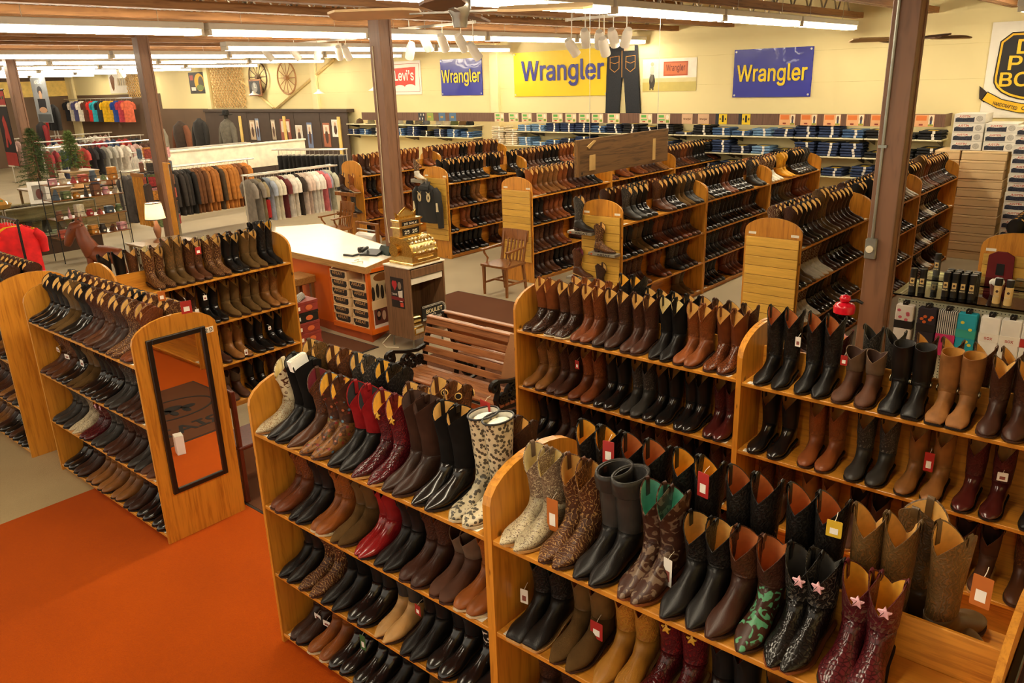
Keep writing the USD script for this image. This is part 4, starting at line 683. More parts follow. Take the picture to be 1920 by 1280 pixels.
def can(label, x, y, body, cap, h=.20, r=.028, cat='spray can', group=None):
    t = thing('spray_can', label, cat, (x, y, 1.2205), 0, group); put(t, 'can_body', MB().lathe([(0, 0), (r*.94, 0), (r, .006), (r, h*.70), (r*.9, h*.73), (0, h*.73)], n=14), M(body, .35), smooth=40)
    put(t, 'cap', MB().lathe([(r*.95, h*.70), (r*.97, h*.98), (r*.85, h), (0, h)], n=14), M(cap, .4), smooth=40)
    put(t, 'paper_label', MB().prism(sg.box(-r*.55, h*.38, r*.55, h*.62), -r-.0012, -r*.8, 'y'), M('d8b878', .6)); put(t, 'emblem', MB().prism(El(0, h*.5, r*.35, h*.05), -r-.002, -r, 'y'), M('4a3520', .6))
    q = MB(); text(q, 'BICK', .012, (0, -r-.0005, h*.28), '-y', .0015); put(t, 'printed_text', q, M('d8c8a0', .6)); return t
gname = 'black spray cans in a block on the glass shelf'
for k, (x, y) in enumerate([(-1.37+.062*i, 6.93+.064*j) for j in range(3) for i in range(4)]): can(f'black boot-care spray can, {ORD[k % 4]} from left in the {("front", "middle", "rear")[k//4]} row of the block', x, y, '221e1a', '15130f', group=gname)
can('black spray can at the left corner of the glass shelf', -1.62, 6.94, '221e1a', '15130f'); can('black spray can, second from the left corner of the glass shelf', -1.55, 6.95, '221e1a', '15130f'); can('dark grey spray can standing alone further back on the glass', -1.60, 7.62, '4a4846', '1c1a18')
can('tan lotion bottle with black cap, left of two on the glass shelf', -1.01, 6.93, 'd9b878', '191613', cat='bottle'); can('tan lotion bottle with black cap, right of two on the glass shelf', -.93, 6.91, 'd9b878', '191613', cat='bottle')
t = thing('jar', 'small jar of white cotton balls behind the lotion bottles', 'jar', (-1.06, 7.20, 1.2205)); put(t, 'glass_jar', MB().lathe([(.0, 0), (.04, 0), (.055, .09), (.052, .092), (.037, .004), (0, .004)]), M('7a4a3a', .3))
for k in range(7): 
    m_ = trimesh.creation.icosphere(1, .026); put(t, 'cotton_ball', MB().add(m_.vertices+[.035*math.cos(k*.9)*(k > 0), .035*math.sin(k*.9)*(k > 0), .10+.02*(k == 0)], m_.faces), M('f2eee2', .9), smooth=True)
SOCK = [(-1.62, 'floral white', 'd8cfc4', 'floral'), (-1.45, 'dark flame-print', '2a2028', 'flame'), (-1.30, 'zebra-striped', None, 'zebra'), (-1.16, 'bright turquoise', '1f9aae', 'dots'), (-1.00, 'plain white', 'eae6dc', ''), (-.86, 'plain white', 'e6e2d8', ''), (-.72, 'white with red band', 'e6e2d8', 'red')]
for x, nm, c, kind in SOCK:
    for k in range(3):
        t = thing('sock_pack', f'pack of {nm} socks on a pegboard hook, {("front", "middle", "rear")[k]} of three' + (', second white hook' if x == -.86 else ''), 'socks', (x, 6.80+k*.026, .80), rng.uniform(-4, 4))
        m_ = zz if kind == 'zebra' else M(c, .85, var=.1)
        sw = MB().box((-.068, -.011, -.03), (.068, .011, .34), .008); put(t, 'folded_socks', sw, m_)
        put(t, 'card_band', MB().box((-.070, -.0125, .14 if kind != 'zebra' else -.032), (.070, .0125, .21 if kind != 'zebra' else .15), .003), M({'floral': '191614', 'flame': '191416', 'zebra': 'c02a62', 'dots': '2f9a8a', '': 'e8e2d4', 'red': 'b02a20'}[kind], .5))
        put(t, 'hang_tab', MB().box((-.02, -.003, .335), (.02, .003, .37)), dk)
        for q in range(5 if kind in ('floral', 'dots', 'flame') and k == 0 else 0): put(t, 'print_motif', MB().prism(El(rng.uniform(-.04, .04), rng.uniform(.21, .31) if kind != 'dots' else rng.uniform(.03, .31), .014, .012), -.0132, -.01, 'y'), M({'floral': 'c85a6a', 'dots': 'd8c83a', 'flame': 'd9641e'}[kind], .6))
        if kind in ('', 'red') and k == 0: q = MB(); text(q, 'SOX', .02, (0, -.0127, .16), '-y', .0008); put(t, 'printed_name', q, M('b02a24', .6))
    put(stage.GetPrimAtPath('/World/sock_display'), 'hook', MB().tube([(x+1.70, 0, .295+.87), (x+1.70, -.11, .28+.885)], .003, 5), gl_)
# red lamp clamped to the conduit post
t = thing('clamp_lamp', 'glossy red lamp head clamped to the conduit post', 'lamp', (-1.97, 6.38, 1.12))
rl = M('d8142c', .25, var=.05, coat=.5); put(t, 'shade', MB().lathe([(0, -.01), (.05, -.01), (.082, 0), (.085, .05), (.07, .075), (.03, .085), (0, .085)], n=18), rl, smooth=50); put(t, 'knob_head', MB().lathe([(.0, .08), (.035, .09), (.045, .115), (.035, .14), (0, .15)], n=14), rl, smooth=True); put(t, 'clamp_arm', MB().tube([(.02, 0, .10), (.08, .02, .11), (.13, .03, .09)], .014, 8), dk)
# display ledges and things on the ends of the far racks
def ledge(label, x, y, z, w, txt, m='8f8878'):
    t = thing('display_ledge', label, 'ledge', (x, y, z)); put(t, 'ledge_block', MB().box((0, -.13, -.035), (w, 0, 0), .003), M(m, .35, metal=.2))
    if txt: q = MB(); text(q, txt, .024, (w*.58, -.130, -.03), '-y', .001, width=.19); put(t, 'lettering', q, M('2a221a', .5)); put(t, 'logo_dot', MB().prism(El(.05, -.018, .014, .012), -.132, -.13, 'y'), M('a8481c', .5))
    return t
SY = 7.835
ledge('grey ledge lettered on its front under the dark display boot, upper left', -5.73, SY, 1.215, .36, 'ARIAT'); ledge('grey ledge lettered on its front under the brown inlaid boot', -5.42, SY, .985, .38, 'ARIAT')
dg = 'display boots on the ledges'
boot('gb', 'dark green-grey display boot on the upper lettered ledge', (-5.66, SY-.065, 1.2155), 0, dg); boot('bn', 'brown inlaid display boot on the lower lettered ledge', (-5.36, SY-.065, .9855), 0, dg)
ledge('pale ledge low on the slatted end under a pink-stitched boot', -5.75, SY, .64, .36, ''); ledge('pale ledge low on the slatted end, lower right', -5.40, SY, .50, .36, '')
boot('lr', 'brown pink-stitched display boot on the low left ledge', (-5.68, SY-.065, .6405), 0, dg); boot('dk', 'dark brown display boot on the low right ledge', (-5.34, SY-.065, .5005), 0, dg)
R1Y = 9.7
for z, nm, cs in ((1.02, 'upper', ('dk', 'cg')), (.63, 'lower', ('rt', 'gb'))):
    t = thing('display_ledge', f'{nm} red-brown wooden ledge on the leftmost far rack end', 'ledge', (-12.70, R1Y, z)); put(t, 'board', MB().box((0, -.16, -.02), (.62, 0, 0), .003), oak); put(t, 'front_lip', MB().box((0, -.165, -.07), (.62, -.15, -.0), .003), oak)
    for k, c in enumerate(cs): boot(c, f'{B[c]["words"]} display boot on the {nm} ledge of the leftmost far rack', (-12.6+k*.28, R1Y-.075, z+.0005), 0, 'display boots on the red-brown ledges')
t = thing('display_ledge', 'grey block ledge holding a pale-footed boot above the jacket', 'ledge', (-10.48, 9.655, 1.38)); put(t, 'ledge_block', MB().box((0, -.14, -.06), (.3, 0, 0), .004), M('8f8878', .4)); put(t, 'bracket', MB().box((.12, -.02, -.12), (.18, 0, -.06)), gl_)
boot('wh', 'dark boot with pale foot on the grey ledge above the jacket', (-10.42, 9.585, 1.3805), -12, dg)
def garment(t, w, l, m, sleeve=.55, th=.10, lw=.11, shoulder=.10, open_front=False, sl_m=None):
    """A hanging shirt or jacket in its own plane (x across, z down from the collar at 0)."""
    prof = [(0, w*.18, .25), (-.03, w*.30, .6), (-shoulder, w*.48, .9), (-.22, w*.47, 1.), (-l*.5, w*.46, 1.), (-l*.85, w*.48, 1.05), (-l, w*.49, 1.0)]
    put(t, 'body', MB().loft([[(a*math.cos(g), th*.5*k*math.sin(g)*(1+.25*math.sin(5*g+z*9)), z) for g in np.linspace(0, 2*np.pi, 17)[:-1]] for z, a, k in prof]), m, smooth=50)
    for s in (-1, 1):
        if sleeve: put(t, 'sleeve', MB().tube([(s*w*.40, 0, -shoulder*.75), (s*w*.52, 0, -shoulder*1.5), (s*(w*.56), .01, -sleeve*.55), (s*(w*.57), .02, -sleeve)], [lw*.40, lw*.52, lw*.48, lw*.40], 9), sl_m or m, smooth=50)
    put(t, 'hanger_hook', MB().tube([(0, 0, 0), (0, 0, .05), (.02, 0, .075), (0, 0, .095), (-.018, 0, .08)], .0035, 5), gl_)
blk = M('1c1b19', .7, bump=.2)
t = thing('fringed_jacket', 'black jacket with cream embroidered yokes hanging on the slatted end', 'jacket', (-10.10, 9.52, 1.31)); garment(t, .52, .66, blk, .74, .12, .13)
put(t, 'collar', MB().hull([(-.11, -.06, -.03), (.11, -.06, -.03), (-.07, .05, .04), (.07, .05, .04), (-.12, -.07, -.09), (.12, -.07, -.09)]), blk)
for s in (-1, 1):
    put(t, 'embroidery', MB().prism(El(s*.11, -.22, .045, .075).difference(El(s*.11, -.22, .02, .035)).union(P_((s*.11-.05, -.12), (s*.11, -.16), (s*.11+.05, -.12), (s*.11, -.18))), -.075, -.06, 'y'), M('cdb98c', .8))
    put(t, 'sleeve_patch', MB().tube([(s*.285, -.03, -.30), (s*.29, -.035, -.45)], .03, 8), M('d8c8a0', .8))
t = thing('plank_sign', 'weathered wooden board hung on wires above the ledge rack, seen from behind', 'board', (-5.25, 7.22, 1.93))
put(t, 'board', MB().box((-.015, 0, 0), (.015, 2.0, .40), .003), wood('7d5a30', '4a3216', 'y', 4, .8, True, 0)); put(t, 'end_batten', MB().box((.015, 0, 0), (.03, .05, .40), .002), wood('8a6232', '5c3f1c', 'z', 5, .8, False, 0))
for y0, z0, y1, z1 in ((.25, .05, .36, .22), (1.62, .04, 1.68, .30)): put(t, 'pale_patch', MB().box((.015, y0, z0), (.022, y1, z1)), M('c9a566', .8))
put(t, 'pale_patch', MB().hull([(.015+e, y, z) for e in (0, .006) for y, z in ((.2, .32), (.24, .29), (.34, .38), (.38, .37))]), M('c9a566', .8))
for y in (.28, 1.75): put(t, 'wire', MB().tube([(0, y, .38), (0, y, 1.95)], .003, 5), gl_)
# right-hand rack end: flat red boot shape, ledge
t = thing('boot_cutout', 'dark red plush boot shape hung on the right-hand rack end', 'decoration', (-1.26, 7.86, 1.08)); put(t, 'boot_shape', MB().prism(P_((0, .0), (.26, 0), (.27, .05), (.20, .10), (.19, .32), (.14, .35), (.07, .35), (.02, .32), (.02, .1)).buffer(.012), -.03, 0, 'y'), M('6d1a1c', .95, bump=.4)); put(t, 'picture_card', MB().box((.08, -.034, .16), (.14, -.03, .26)), dk)
ledge('grey lettered ledge at the right edge of the photograph', -1.02, 7.90, 1.22, .3, 'ARIAT')
# ceiling fans and track spots
def fan(loc, label, R, rz):
    t = thing('ceiling_fan', label, 'fan', loc, rz); mt_ = M('9c968c', .3, metal=.8)
    put(t, 'motor', MB().lathe([(0, -.08), (.035, -.08), (.042, -.03), (.06, .0), (.06, .05), (.03, .09), (0, .09)], n=16), mt_, smooth=40); put(t, 'down_rod', MB().tube([(0, 0, .09), (0, 0, 4.35-loc[2])], .013, 8), mt_)
    for k in range(4):
        a = k*math.pi/2; bl = MB().prism(sg.Polygon([(.2, -.05), (.28, -.075), (R-.05, -.085), (R, -.05), (R, .05), (R-.05, .085), (.28, .075), (.2, .05)]), -.006, .006, 'z').moved(rx=.2).moved(rz=a); put(t, 'blade', bl, M('d8b888' if k % 2 == 0 else '6b4a30', .5)); put(t, 'blade_arm', MB().box((.05, -.015, -.01), (.26, .015, 0)).moved(rz=a), mt_)
fan((-3.03, 3.17, 3.335), 'large ceiling fan with metal hub near the top centre', .68, 35); fan((-2.62, 9.75, 3.27), 'distant ceiling fan seen edge on behind the conduit post', .66, 44)
wm = M('efe9dc', .4, var=.03); spot_lamp = emission((1., .9, .7), 6.0)
def spot(x, y, z, aim, label):
    t = thing('spotlight', label, 'spotlight', (x, y, z)); put(t, 'stem', MB().tube([(0, 0, .10), (0, 0, DECK_Z+.03-z)], .008, 6), wm)
    c = MB().lathe([(0, .13), (.05, .13), (.07, .06), (.07, -.14), (.062, -.14), (.062, .02), (0, .02)], n=14).moved(rx=.7, rz=aim); put(t, 'housing', c, wm, smooth=40); put(t, 'bulb', MB().lathe([(0, -.08), (.055, -.10), (.055, -.11), (0, -.125)], n=10).moved(rx=.7, rz=aim), spot_lamp)
i_ = 0
for x, y, z in ((-9.35, 9.0, 3.56), (-8.98, 9.0, 3.54), (-8.6, 9.0, 3.52), (-8.45, 9.1, 3.40), (-9.7, 9.0, 3.46), (-7.08, 10.0, 3.52), (-6.87, 10.05, 3.49), (-6.6, 10.0, 3.50), (-6.38, 10.0, 3.49), (-7.25, 9.9, 3.40), (-6.62, 9.8, 3.38), (-15.1, 10, 3.62), (-14.15, 10, 3.6), (-13.4, 10, 3.58), (-12.75, 10, 3.56), (-12.4, 9.9, 3.54), (-24, 11, 3.5), (-24.6, 11.2, 3.5)):
    spot(x, y, z, rng.uniform(-.8, .8)+.5, f'white track spotlight, {ORD[i_]} counting along the ceiling from the register post'); i_ += 1
for k, (x0, x1, y) in enumerate(((-9.9, -8.3, 9.0), (-7.4, -6.2, 10.0), (-15.3, -12.2, 10.0))):
    t = thing('light_track', f'white lighting track under the beams, {("over the register post", "before the giant jeans", "over the shirt rail")[k]}', 'light track', (x0, y, 3.76)); put(t, 'track_rail', MB().box((0, -.02, 0), (x1-x0, .02, .04), .004), wm); put(t, 'end_cap', MB().box((-.02, -.025, -.005), (0, .025, .045)), wm); [put(t, 'track_hanger', MB().tube([(q, 0, .04), (q, 0, DECK_Z-3.755)], .005, 5), wm) for q in (.1, x1-x0-.1)]

goods_ = thing('tissue_paper', 'white folded tissue stuffed in the top of a tall black boot', 'paper', (-3.262, 2.13, 1.648)); put(goods_, 'folded_sheet', MB().hull([(x, y, z+abs(y)*.1) for x in (-.016, .016) for y in (-.05, .05) for z in (0, .06)]).moved(rx=.25), M('f4f0e4', .8)); put(goods_, 'inner_fold', MB().box((-.01, -.04, .058), (.01, .04, .07)).moved(rx=.25), M('e4dfd0', .8))
# ---------------------------------------------------------------- back wall: signs, fascia, shelves of folded jeans, boxes
WY = WALL_Y-.006
def wrinkled(w, h, m_amp=.012, seed=0, n=18, k=10):
    x, z = np.meshgrid(np.linspace(0, w, n), np.linspace(0, h, k), indexing='ij'); d = .012+m_amp*(meshkit.fbm(np.stack([x*2.3, z*2.3, x*0+seed], -1), 3, seed))
    v = np.stack([x, -d, z], -1).reshape(-1, 3); f = [(i*k+j, (i+1)*k+j, (i+1)*k+j+1, i*k+j+1) for i in range(n-1) for j in range(k-1)]
    return MB().add(v, f).add(v*[1, 0, 1]+[0, -.002, 0], np.array(f)[:, ::-1])
vinyl_b, vinyl_y = M('2226a0', .25, var=.05, scale=2, coat=.3), M('f2ce00', .5, var=.02, scale=2)
def banner(name, label, x, z, w, h, m, txt, tcol, th, tx, tz, tw, seed):
    t = thing(name, label, 'banner', (x, WY, z)); put(t, 'sheet', wrinkled(w, h, .02, seed), m, smooth=True)
    q = MB(); text(q, txt, th, (tx, -.034, tz), '-y', .003, width=tw); put(t, 'lettering', q, M(tcol, .4))
    for a in (.04, w-.04):
        for c in (.04, h-.04): put(t, 'grommet', MB().tube([(a, -.03, c), (a, -.02, c)], .02, 8), gl_)
    return t
banner('banner', 'small blue banner with yellow lettering beside the white batwing sign', -15.38, 2.62, 1.44, .88, vinyl_b, 'Wrangler', 'f2d21c', .30, .72, .32, 1.36, 3)
banner('banner', 'yellow banner with dark blue letters', -12.90, 2.57, 2.68, .99, vinyl_y, 'Wrangler', '2b2a86', .42, 1.42, .36, 2.35, 5)
banner('banner', 'large blue banner with yellow letters, rightmost of the blue two', -7.27, 2.50, 1.54, .88, vinyl_b, 'Wrangler', 'f2d21c', .29, .77, .30, 1.38, 9)
t = thing('brand_sign', 'white square sign with red batwing shape', 'sign', (-17.43, WY, 2.66)); put(t, 'board', MB().box((0, -.02, 0), (1.30, 0, .86), .004), M('f6f2e6', .5, var=.02))
for a, b_ in (((.06, 0, .07), (1.24, 0, .08)), ((.06, 0, .78), (1.24, 0, .79)), ((.06, 0, .08), (.07, 0, .78)), ((1.23, 0, .08), (1.24, 0, .78))): put(t, 'red_line', MB().box((a[0], -.022, a[2]), (b_[0], -.02, b_[2])), M('c9584a', .5))
bat = [(.16, .68), (1.10, .70), (1.06, .22)]+[(1.06-.20+.20*math.cos(a), .215+.05*math.sin(a)) for a in np.linspace(.2, math.pi-.2, 7)]+[(.65, .2)]+[(.45+.19*math.cos(a), .205+.05*math.sin(a)) for a in np.linspace(.2, math.pi-.2, 7)]+[(.26, .2)]
put(t, 'batwing', MB().prism(bat, -.024, -.02, 'y'), M('d8341a', .4)); q = MB(); text(q, "Levi's", .25, (.65, -.0245, .37), '-y', .002, width=.76); put(t, 'lettering', q, M('f6f2e6', .5))
denim = M('23252b', .85, var=.2, scale=40, bump=.2); gold = M('b07a34', .7)
t = thing('giant_jeans', 'giant dark denim jeans hung flat on the wall beside the yellow banner', 'jeans', (-10.22, WY-.03, 2.2)); jp = [(.05, 1.36), (.76, 1.36), (.86, .0), (.53, .0), (.47, .72), (.42, .74), (.38, .72), (.32, 0), (.0, 0), (.02, .75)]
put(t, 'denim', MB().prism(sg.Polygon(jp).buffer(.012), -.05, 0, 'y'), denim); put(t, 'waistband', MB().box((.04, -.058, 1.28), (.77, -.05, 1.375), .002), denim); put(t, 'patch', MB().box((.46, -.064, 1.27), (.72, -.058, 1.37)), M('c9a886', .6))
put(t, 'seam', MB().box((.40, -.056, .74), (.415, -.05, 1.28)), gold)
for x0 in (.10, .50):
    pk = sg.Polygon([(x0, 1.16), (x0+.24, 1.18), (x0+.24, .92), (x0+.12, .84), (x0, .92)]); put(t, 'pocket_stitch', MB().prism(pk.difference(pk.buffer(-.012)).union(sg.LineString([(x0, 1.06), (x0+.12, 1.02), (x0+.24, 1.06)]).buffer(.006)), -.056, -.05, 'y'), gold)
flat_poster('poster', 'wide pale poster of a horse rider with a leather brand patch', (-9.34, WY, 2.64), 1.26, .64, '-y', 'ece6d4', [('c9b866', sg.box(0, 0, 1.26, .18)), ('d8cc94', sg.box(0, .18, 1.26, .26)), ('3a322a', El(.23, .2, .07, .15).union(sg.box(.17, .02, .20, .2)).union(sg.box(.24, .02, .27, .2))), ('6b6458', El(.22, .28, .035, .10)), ('c9c2b0', El(.23, .42, .05, .09)), ('c9b090', El(.23, .54, .04, .04)), ('b5552a', sg.box(.50, .30, 1.06, .58)), ('c96a3a', sg.box(.53, .33, 1.03, .55))], extra=[('Wrangler', .12, .78, .40, '7a3416', .44)])
t = thing('boots_banner', 'white banner with black and gold badge cut by the right edge', 'banner', (-2.90, WY, 2.14)); put(t, 'sheet', wrinkled(1.9, 1.46, .012, 4), M('efe9da', .5, var=.03), smooth=True)
ox = .76; bd = sg.Polygon([(ox-.46, 1.28), (ox+.46, 1.28), (ox+.60, 1.16), (ox+.62, .62)]+[(ox+.62*math.cos(a), .60-.32*math.sin(a)) for a in np.linspace(.15, math.pi-.15, 12)]+[(ox-.62, .62), (ox-.60, 1.16)])
for k, (c, d) in enumerate((('2a1c0c', .02), ('f0bd18', 0), ('2a1c0c', -.03), ('1d1916', -.04))): put(t, 'badge', MB().prism(bd.buffer(d), -.028-.0016*k, -.02, 'y'), M(c, .35))
for s, zz_, ww in (('DAN', .98, .74), ('POST', .74, .92), ('BOOTS', .49, 1.10)): q = MB(); text(q, s, .205, (ox, -.0345, zz_), '-y', .002, width=ww); put(t, 'lettering', q, M('f2c024', .4))
rib = sg.LineString([(ox-.72, .34), (ox-.5, .22), (ox-.2, .15), (ox+.2, .15), (ox+.5, .22), (ox+.72, .34)]).buffer(.065, cap_style=2); put(t, 'ribbon', MB().prism(rib.buffer(.012), -.03, -.02, 'y'), M('2a1c0c', .4)); put(t, 'ribbon', MB().prism(rib, -.0325, -.02, 'y'), M('f0bd18', .4))
put(t, 'ribbon_tail', MB().prism(P_((ox-.70, .40), (ox-.82, .50), (ox-.80, .30), (ox-.72, .24)), -.03, -.02, 'y'), M('2a1c0c', .4))
for k, s in enumerate('HANDCRAFTED CUSHION COMFORT'.split()): q = MB(); text(q, s, .05, (ox-.42+k*.42, -.034, (.165, .125, .165)[k]), '-y', .001, width=.36, tilt=(-.24, 0, .24)[k]); put(t, 'ribbon_text', q, M('2a1c0c', .5))
# fascia over the jeans shelves
FY = 14.86; wal2 = wood('6e4c38', '553826', 'z', 5, .5, False, stretch=20)
t = thing('trim_1', kind='structure'); put(t, 'fascia_board', MB().box((-18.2, FY, 2.01), (-3.31, FY+.02, 2.215)), wal2); put(t, 'return_board', MB().box((-3.33, FY+.02, 2.01), (-3.31, WALL_Y, 2.215)), wal2)
cards = [(-15.76, 'floral'), (-15.44, 'green'), (-15.0, 'jean'), (-14.62, 'jean')]+[(x, 'dollar') for x in (-13.05, -12.6, -12.2, -11.75, -11.3, -10.92, -10.55, -10.2, -9.78, -8.98, -8.56)]+[(-8.02, 'plain'), (-7.66, 'plain'), (-7.28, 'yellow'), (-6.80, 'yellow')]+[(x, 'orange') for x in (-5.96, -5.56, -5.14, -4.74, -4.33, -3.62)]
desc = dict(floral='dark pattern card', green='green price card', jean='blue denim picture card', dollar='pink and green price card', plain='plain wood-tone brand card', yellow='yellow card with black jeans figure', orange='orange price card with standing man'); cnt = {}
for x, k in cards:
    cnt[k] = cnt.get(k, 0)+1; w = .30 if k in ('dollar', 'orange') else .24
    sh = {'dollar': [('e2c9a0', sg.box(.02, .02, .28, .18)), ('5fae4c', sg.box(.04, .12, .16, .17)), ('7fc06a', sg.box(.04, .06, .18, .09)), ('f0e6d0', El(.24, .13, .035, .045)), ('7d9a3c', sg.box(.21, .02, .28, .07)), ('a8442a', sg.box(.07, .025, .14, .05))], 'orange': [('e07a34', sg.box(.02, .10, .18, .18)), ('efe0c0', sg.box(.21, .03, .29, .19)), ('5a3c34', El(.25, .12, .02, .05)), ('2c3a5c', sg.box(.235, .03, .265, .10)), ('9a9c3a', sg.box(.21, .01, .29, .04)), ('8a3020', sg.box(.07, .02, .13, .045))],
          'yellow': [('1c2330', sg.box(0, 0, .07, .2)), ('1c1a16', sg.box(.135, .04, .175, .17)), ('1c1a16', sg.box(.09, .08, .11, .12)), ('1c1a16', sg.box(.2, .08, .22, .12))], 'plain': [], 'jean': [('a98a4a', sg.box(.06, .07, .16, .12))], 'green': [('c9a53a', sg.box(.04, .08, .16, .12))], 'floral': [('c9c2b0', El(.05+.05*i, .05+.1*(i % 2), .02, .03)) for i in range(4)]}[k]
    flat_poster('price_card', f'{desc[k]} on the wood fascia, {ORD[cnt[k]-1]} of its kind from left', (x-w/2, FY-.001, 2.012), w, .195, '-y', {'dollar': 'e6d3ac', 'orange': 'e8b07c', 'yellow': 'f0cc20', 'plain': 'd8b08a', 'jean': '4a6a8a', 'green': '8a9a4a', 'floral': '2b2f3a'}[k], sh, cat='card', extra=[('Wrangler', .035, .12, .08, '6a3c24', .17)] if k == 'plain' else ())
# shelves on brackets and folded jeans
shelfw = M('e8e0bc', .5, var=.03)
SH = [('upper', -13.35, -3.31, 1.80), ('middle', -13.35, -3.31, 1.47), ('lower', -13.35, -3.31, 1.12), ('hat', -18.95, -13.95, 1.90), ('low left', -18.95, -13.95, 1.61)]
for nm, x0, x1, z in SH:
    n = round((x1-x0)/1.25)
    for k in range(n):
        a = x0+(x1-x0)*k/n; b_ = x0+(x1-x0)*(k+1)/n-.015; t = thing('wall_shelf', f'cream {nm} wall shelf under the fascia, {ORD[k]} section from left', 'shelf', (a, FY+.02, z)); put(t, 'shelf_board', MB().box((0, 0, -.025), (b_-a, WALL_Y-.005-FY-.02, 0), .003), shelfw)
        for q in (.06, b_-a-.08): put(t, 'bracket', MB().prism(P_((0, -.03), (.42, -.03), (.42, -.14)), q, q+.015, 'x'), M('6b6458', .5))
JC = dict(black='17181c', dark='232d47', indigo='2b3b60', mid='41608a', light='6f93b8', tan='c9b592', stone='d8c8a8')
proto_j = {}
LAYER = lambda q, n: 'only pair' if n == 1 else 'topmost' if q == n-1 else 'lowest' if q == 0 else ORD[q]+' up'
def jeans(col, label, loc, rz, group, w):
    if col not in proto_j:
        t = thing('folded_jeans', label, 'jeans', loc, rz, group); m_ = M(JC[col], .85, var=.18, scale=30, rand=.12)
        put(t, 'folded_leg', MB().loft([[(x, y, z) for x, z in ((-.18, .006), (.18, .006), (.186, .026), (.16, .046), (-.16, .046), (-.186, .026))] for y in (0, .02, .36, .38)]), m_, smooth=30); put(t, 'fold_edge', MB().tube([(-.18, .004, .025), (.18, .004, .025)], .0225, 8), m_, smooth=60)
        put(t, 'size_strip', MB().box((.03, -.0205, .004), (.075, -.017, .046)), M('efe9dc', .6)); put(t, 'brand_flap', MB().box((-.06, .04, .0462), (.09, .20, .048)), M('e3c021', .6)); proto_j[col] = t; return t
    return copy(proto_j[col], label, loc, rz, group)
ROWS = {'upper': [('stone', 2), ('stone', 1), ('light', 3), ('light', 3), ('indigo', 4), ('indigo', 4), ('indigo', 5), ('mid', 3), ('dark', 4), ('black', 4), ('black', 3), ('black', 5), ('dark', 1), ('black', 4), ('mid', 3), ('mid', 2), ('light', 3), ('indigo', 3), ('indigo', 5), ('indigo', 5), ('mid', 3), ('black', 3), ('black', 2), ('black', 3)],
        'middle': [('stone', 6), ('stone', 6), ('light', 4), ('light', 2), ('mid', 3), ('dark', 4), ('indigo', 5), ('indigo', 4), ('indigo', 5), ('dark', 3), ('dark', 3), ('dark', 4), ('dark', 3), ('black', 4), ('indigo', 5), ('dark', 3), ('light', 3), ('black', 2), ('indigo', 5), ('indigo', 5), ('indigo', 5), ('black', 2), ('black', 3), ('black', 4)],
        'lower': [('dark', 3)]*12+[('dark', 4), ('black', 2), ('black', 3), ('dark', 2), ('indigo', 3), ('indigo', 4), ('indigo', 5), ('black', 3)], 'low left': [('indigo', 3), ('mid', 3), ('black', 4), ('mid', 4), ('mid', 4), ('indigo', 5), ('black', 3), ('dark', 4), ('mid', 4), ('mid', 3)]}
for nm, x0, x1, z in SH:
    if nm not in ROWS: continue
    r_ = ROWS[nm]; st = (x1-x0)/len(r_)
    for k, (c, n) in enumerate(r_):
        if nm == 'lower' and k < 11: continue
        for q in range(n): jeans(c, f'{c} folded jeans, {LAYER(q, n)} of the {ORD[k]} stack from left, {nm} wall shelf', (x0+st*(k+.5)+rng.uniform(-.015, .015), FY+.045+rng.uniform(-.01, .01), z+q*.0485), rng.uniform(-3, 3), f'stack {k} on the {nm} shelf', st)
def cap_hat(label, x, y, z, c, c2, rz):
    t = thing('cap', label, 'cap', (x, y, z), rz); put(t, 'crown', MB().lathe([(.10, 0), (.105, .04), (.09, .09), (.05, .125), (0, .135)], n=14), M(c, .85), smooth=60)
    put(t, 'visor', MB().prism(El(0, -.10, .085, .09).difference(El(0, 0, .1, .1)), .0, .01, 'z'), M(c2, .8)); put(t, 'button', MB().lathe([(0, .13), (.012, .133), (0, .145)], n=8), M(c2, .8))
for k, (x, c, c2, nm) in enumerate([(-18.6, '5a4632', '4a3a2a', 'brown'), (-18.1, '8a8268', '6a6450', 'khaki'), (-16.9, 'b8b4a8', '2a3a5a', 'grey and blue'), (-16.5, '3a3c40', '8a8a88', 'charcoal'), (-16.15, '77705e', '4a2a24', 'olive'), (-15.85, '6a7078', '3a3c40', 'slate'), (-15.35, 'c9c4b4', 'a8a498', 'pale grey'), (-15.05, 'd9ccb0', 'c9b890', 'cream'), (-14.8, '6a7040', '4a4a30', 'green camouflage'), (-14.5, '7a5a34', '3a3020', 'brown camouflage'), (-14.25, '1d1c1b', '1d1c1b', 'black')]):
    cap_hat(f'{nm} baseball cap on the cream hat shelf', x, FY+.24, 1.901, c, c2, rng.uniform(-30, 30))
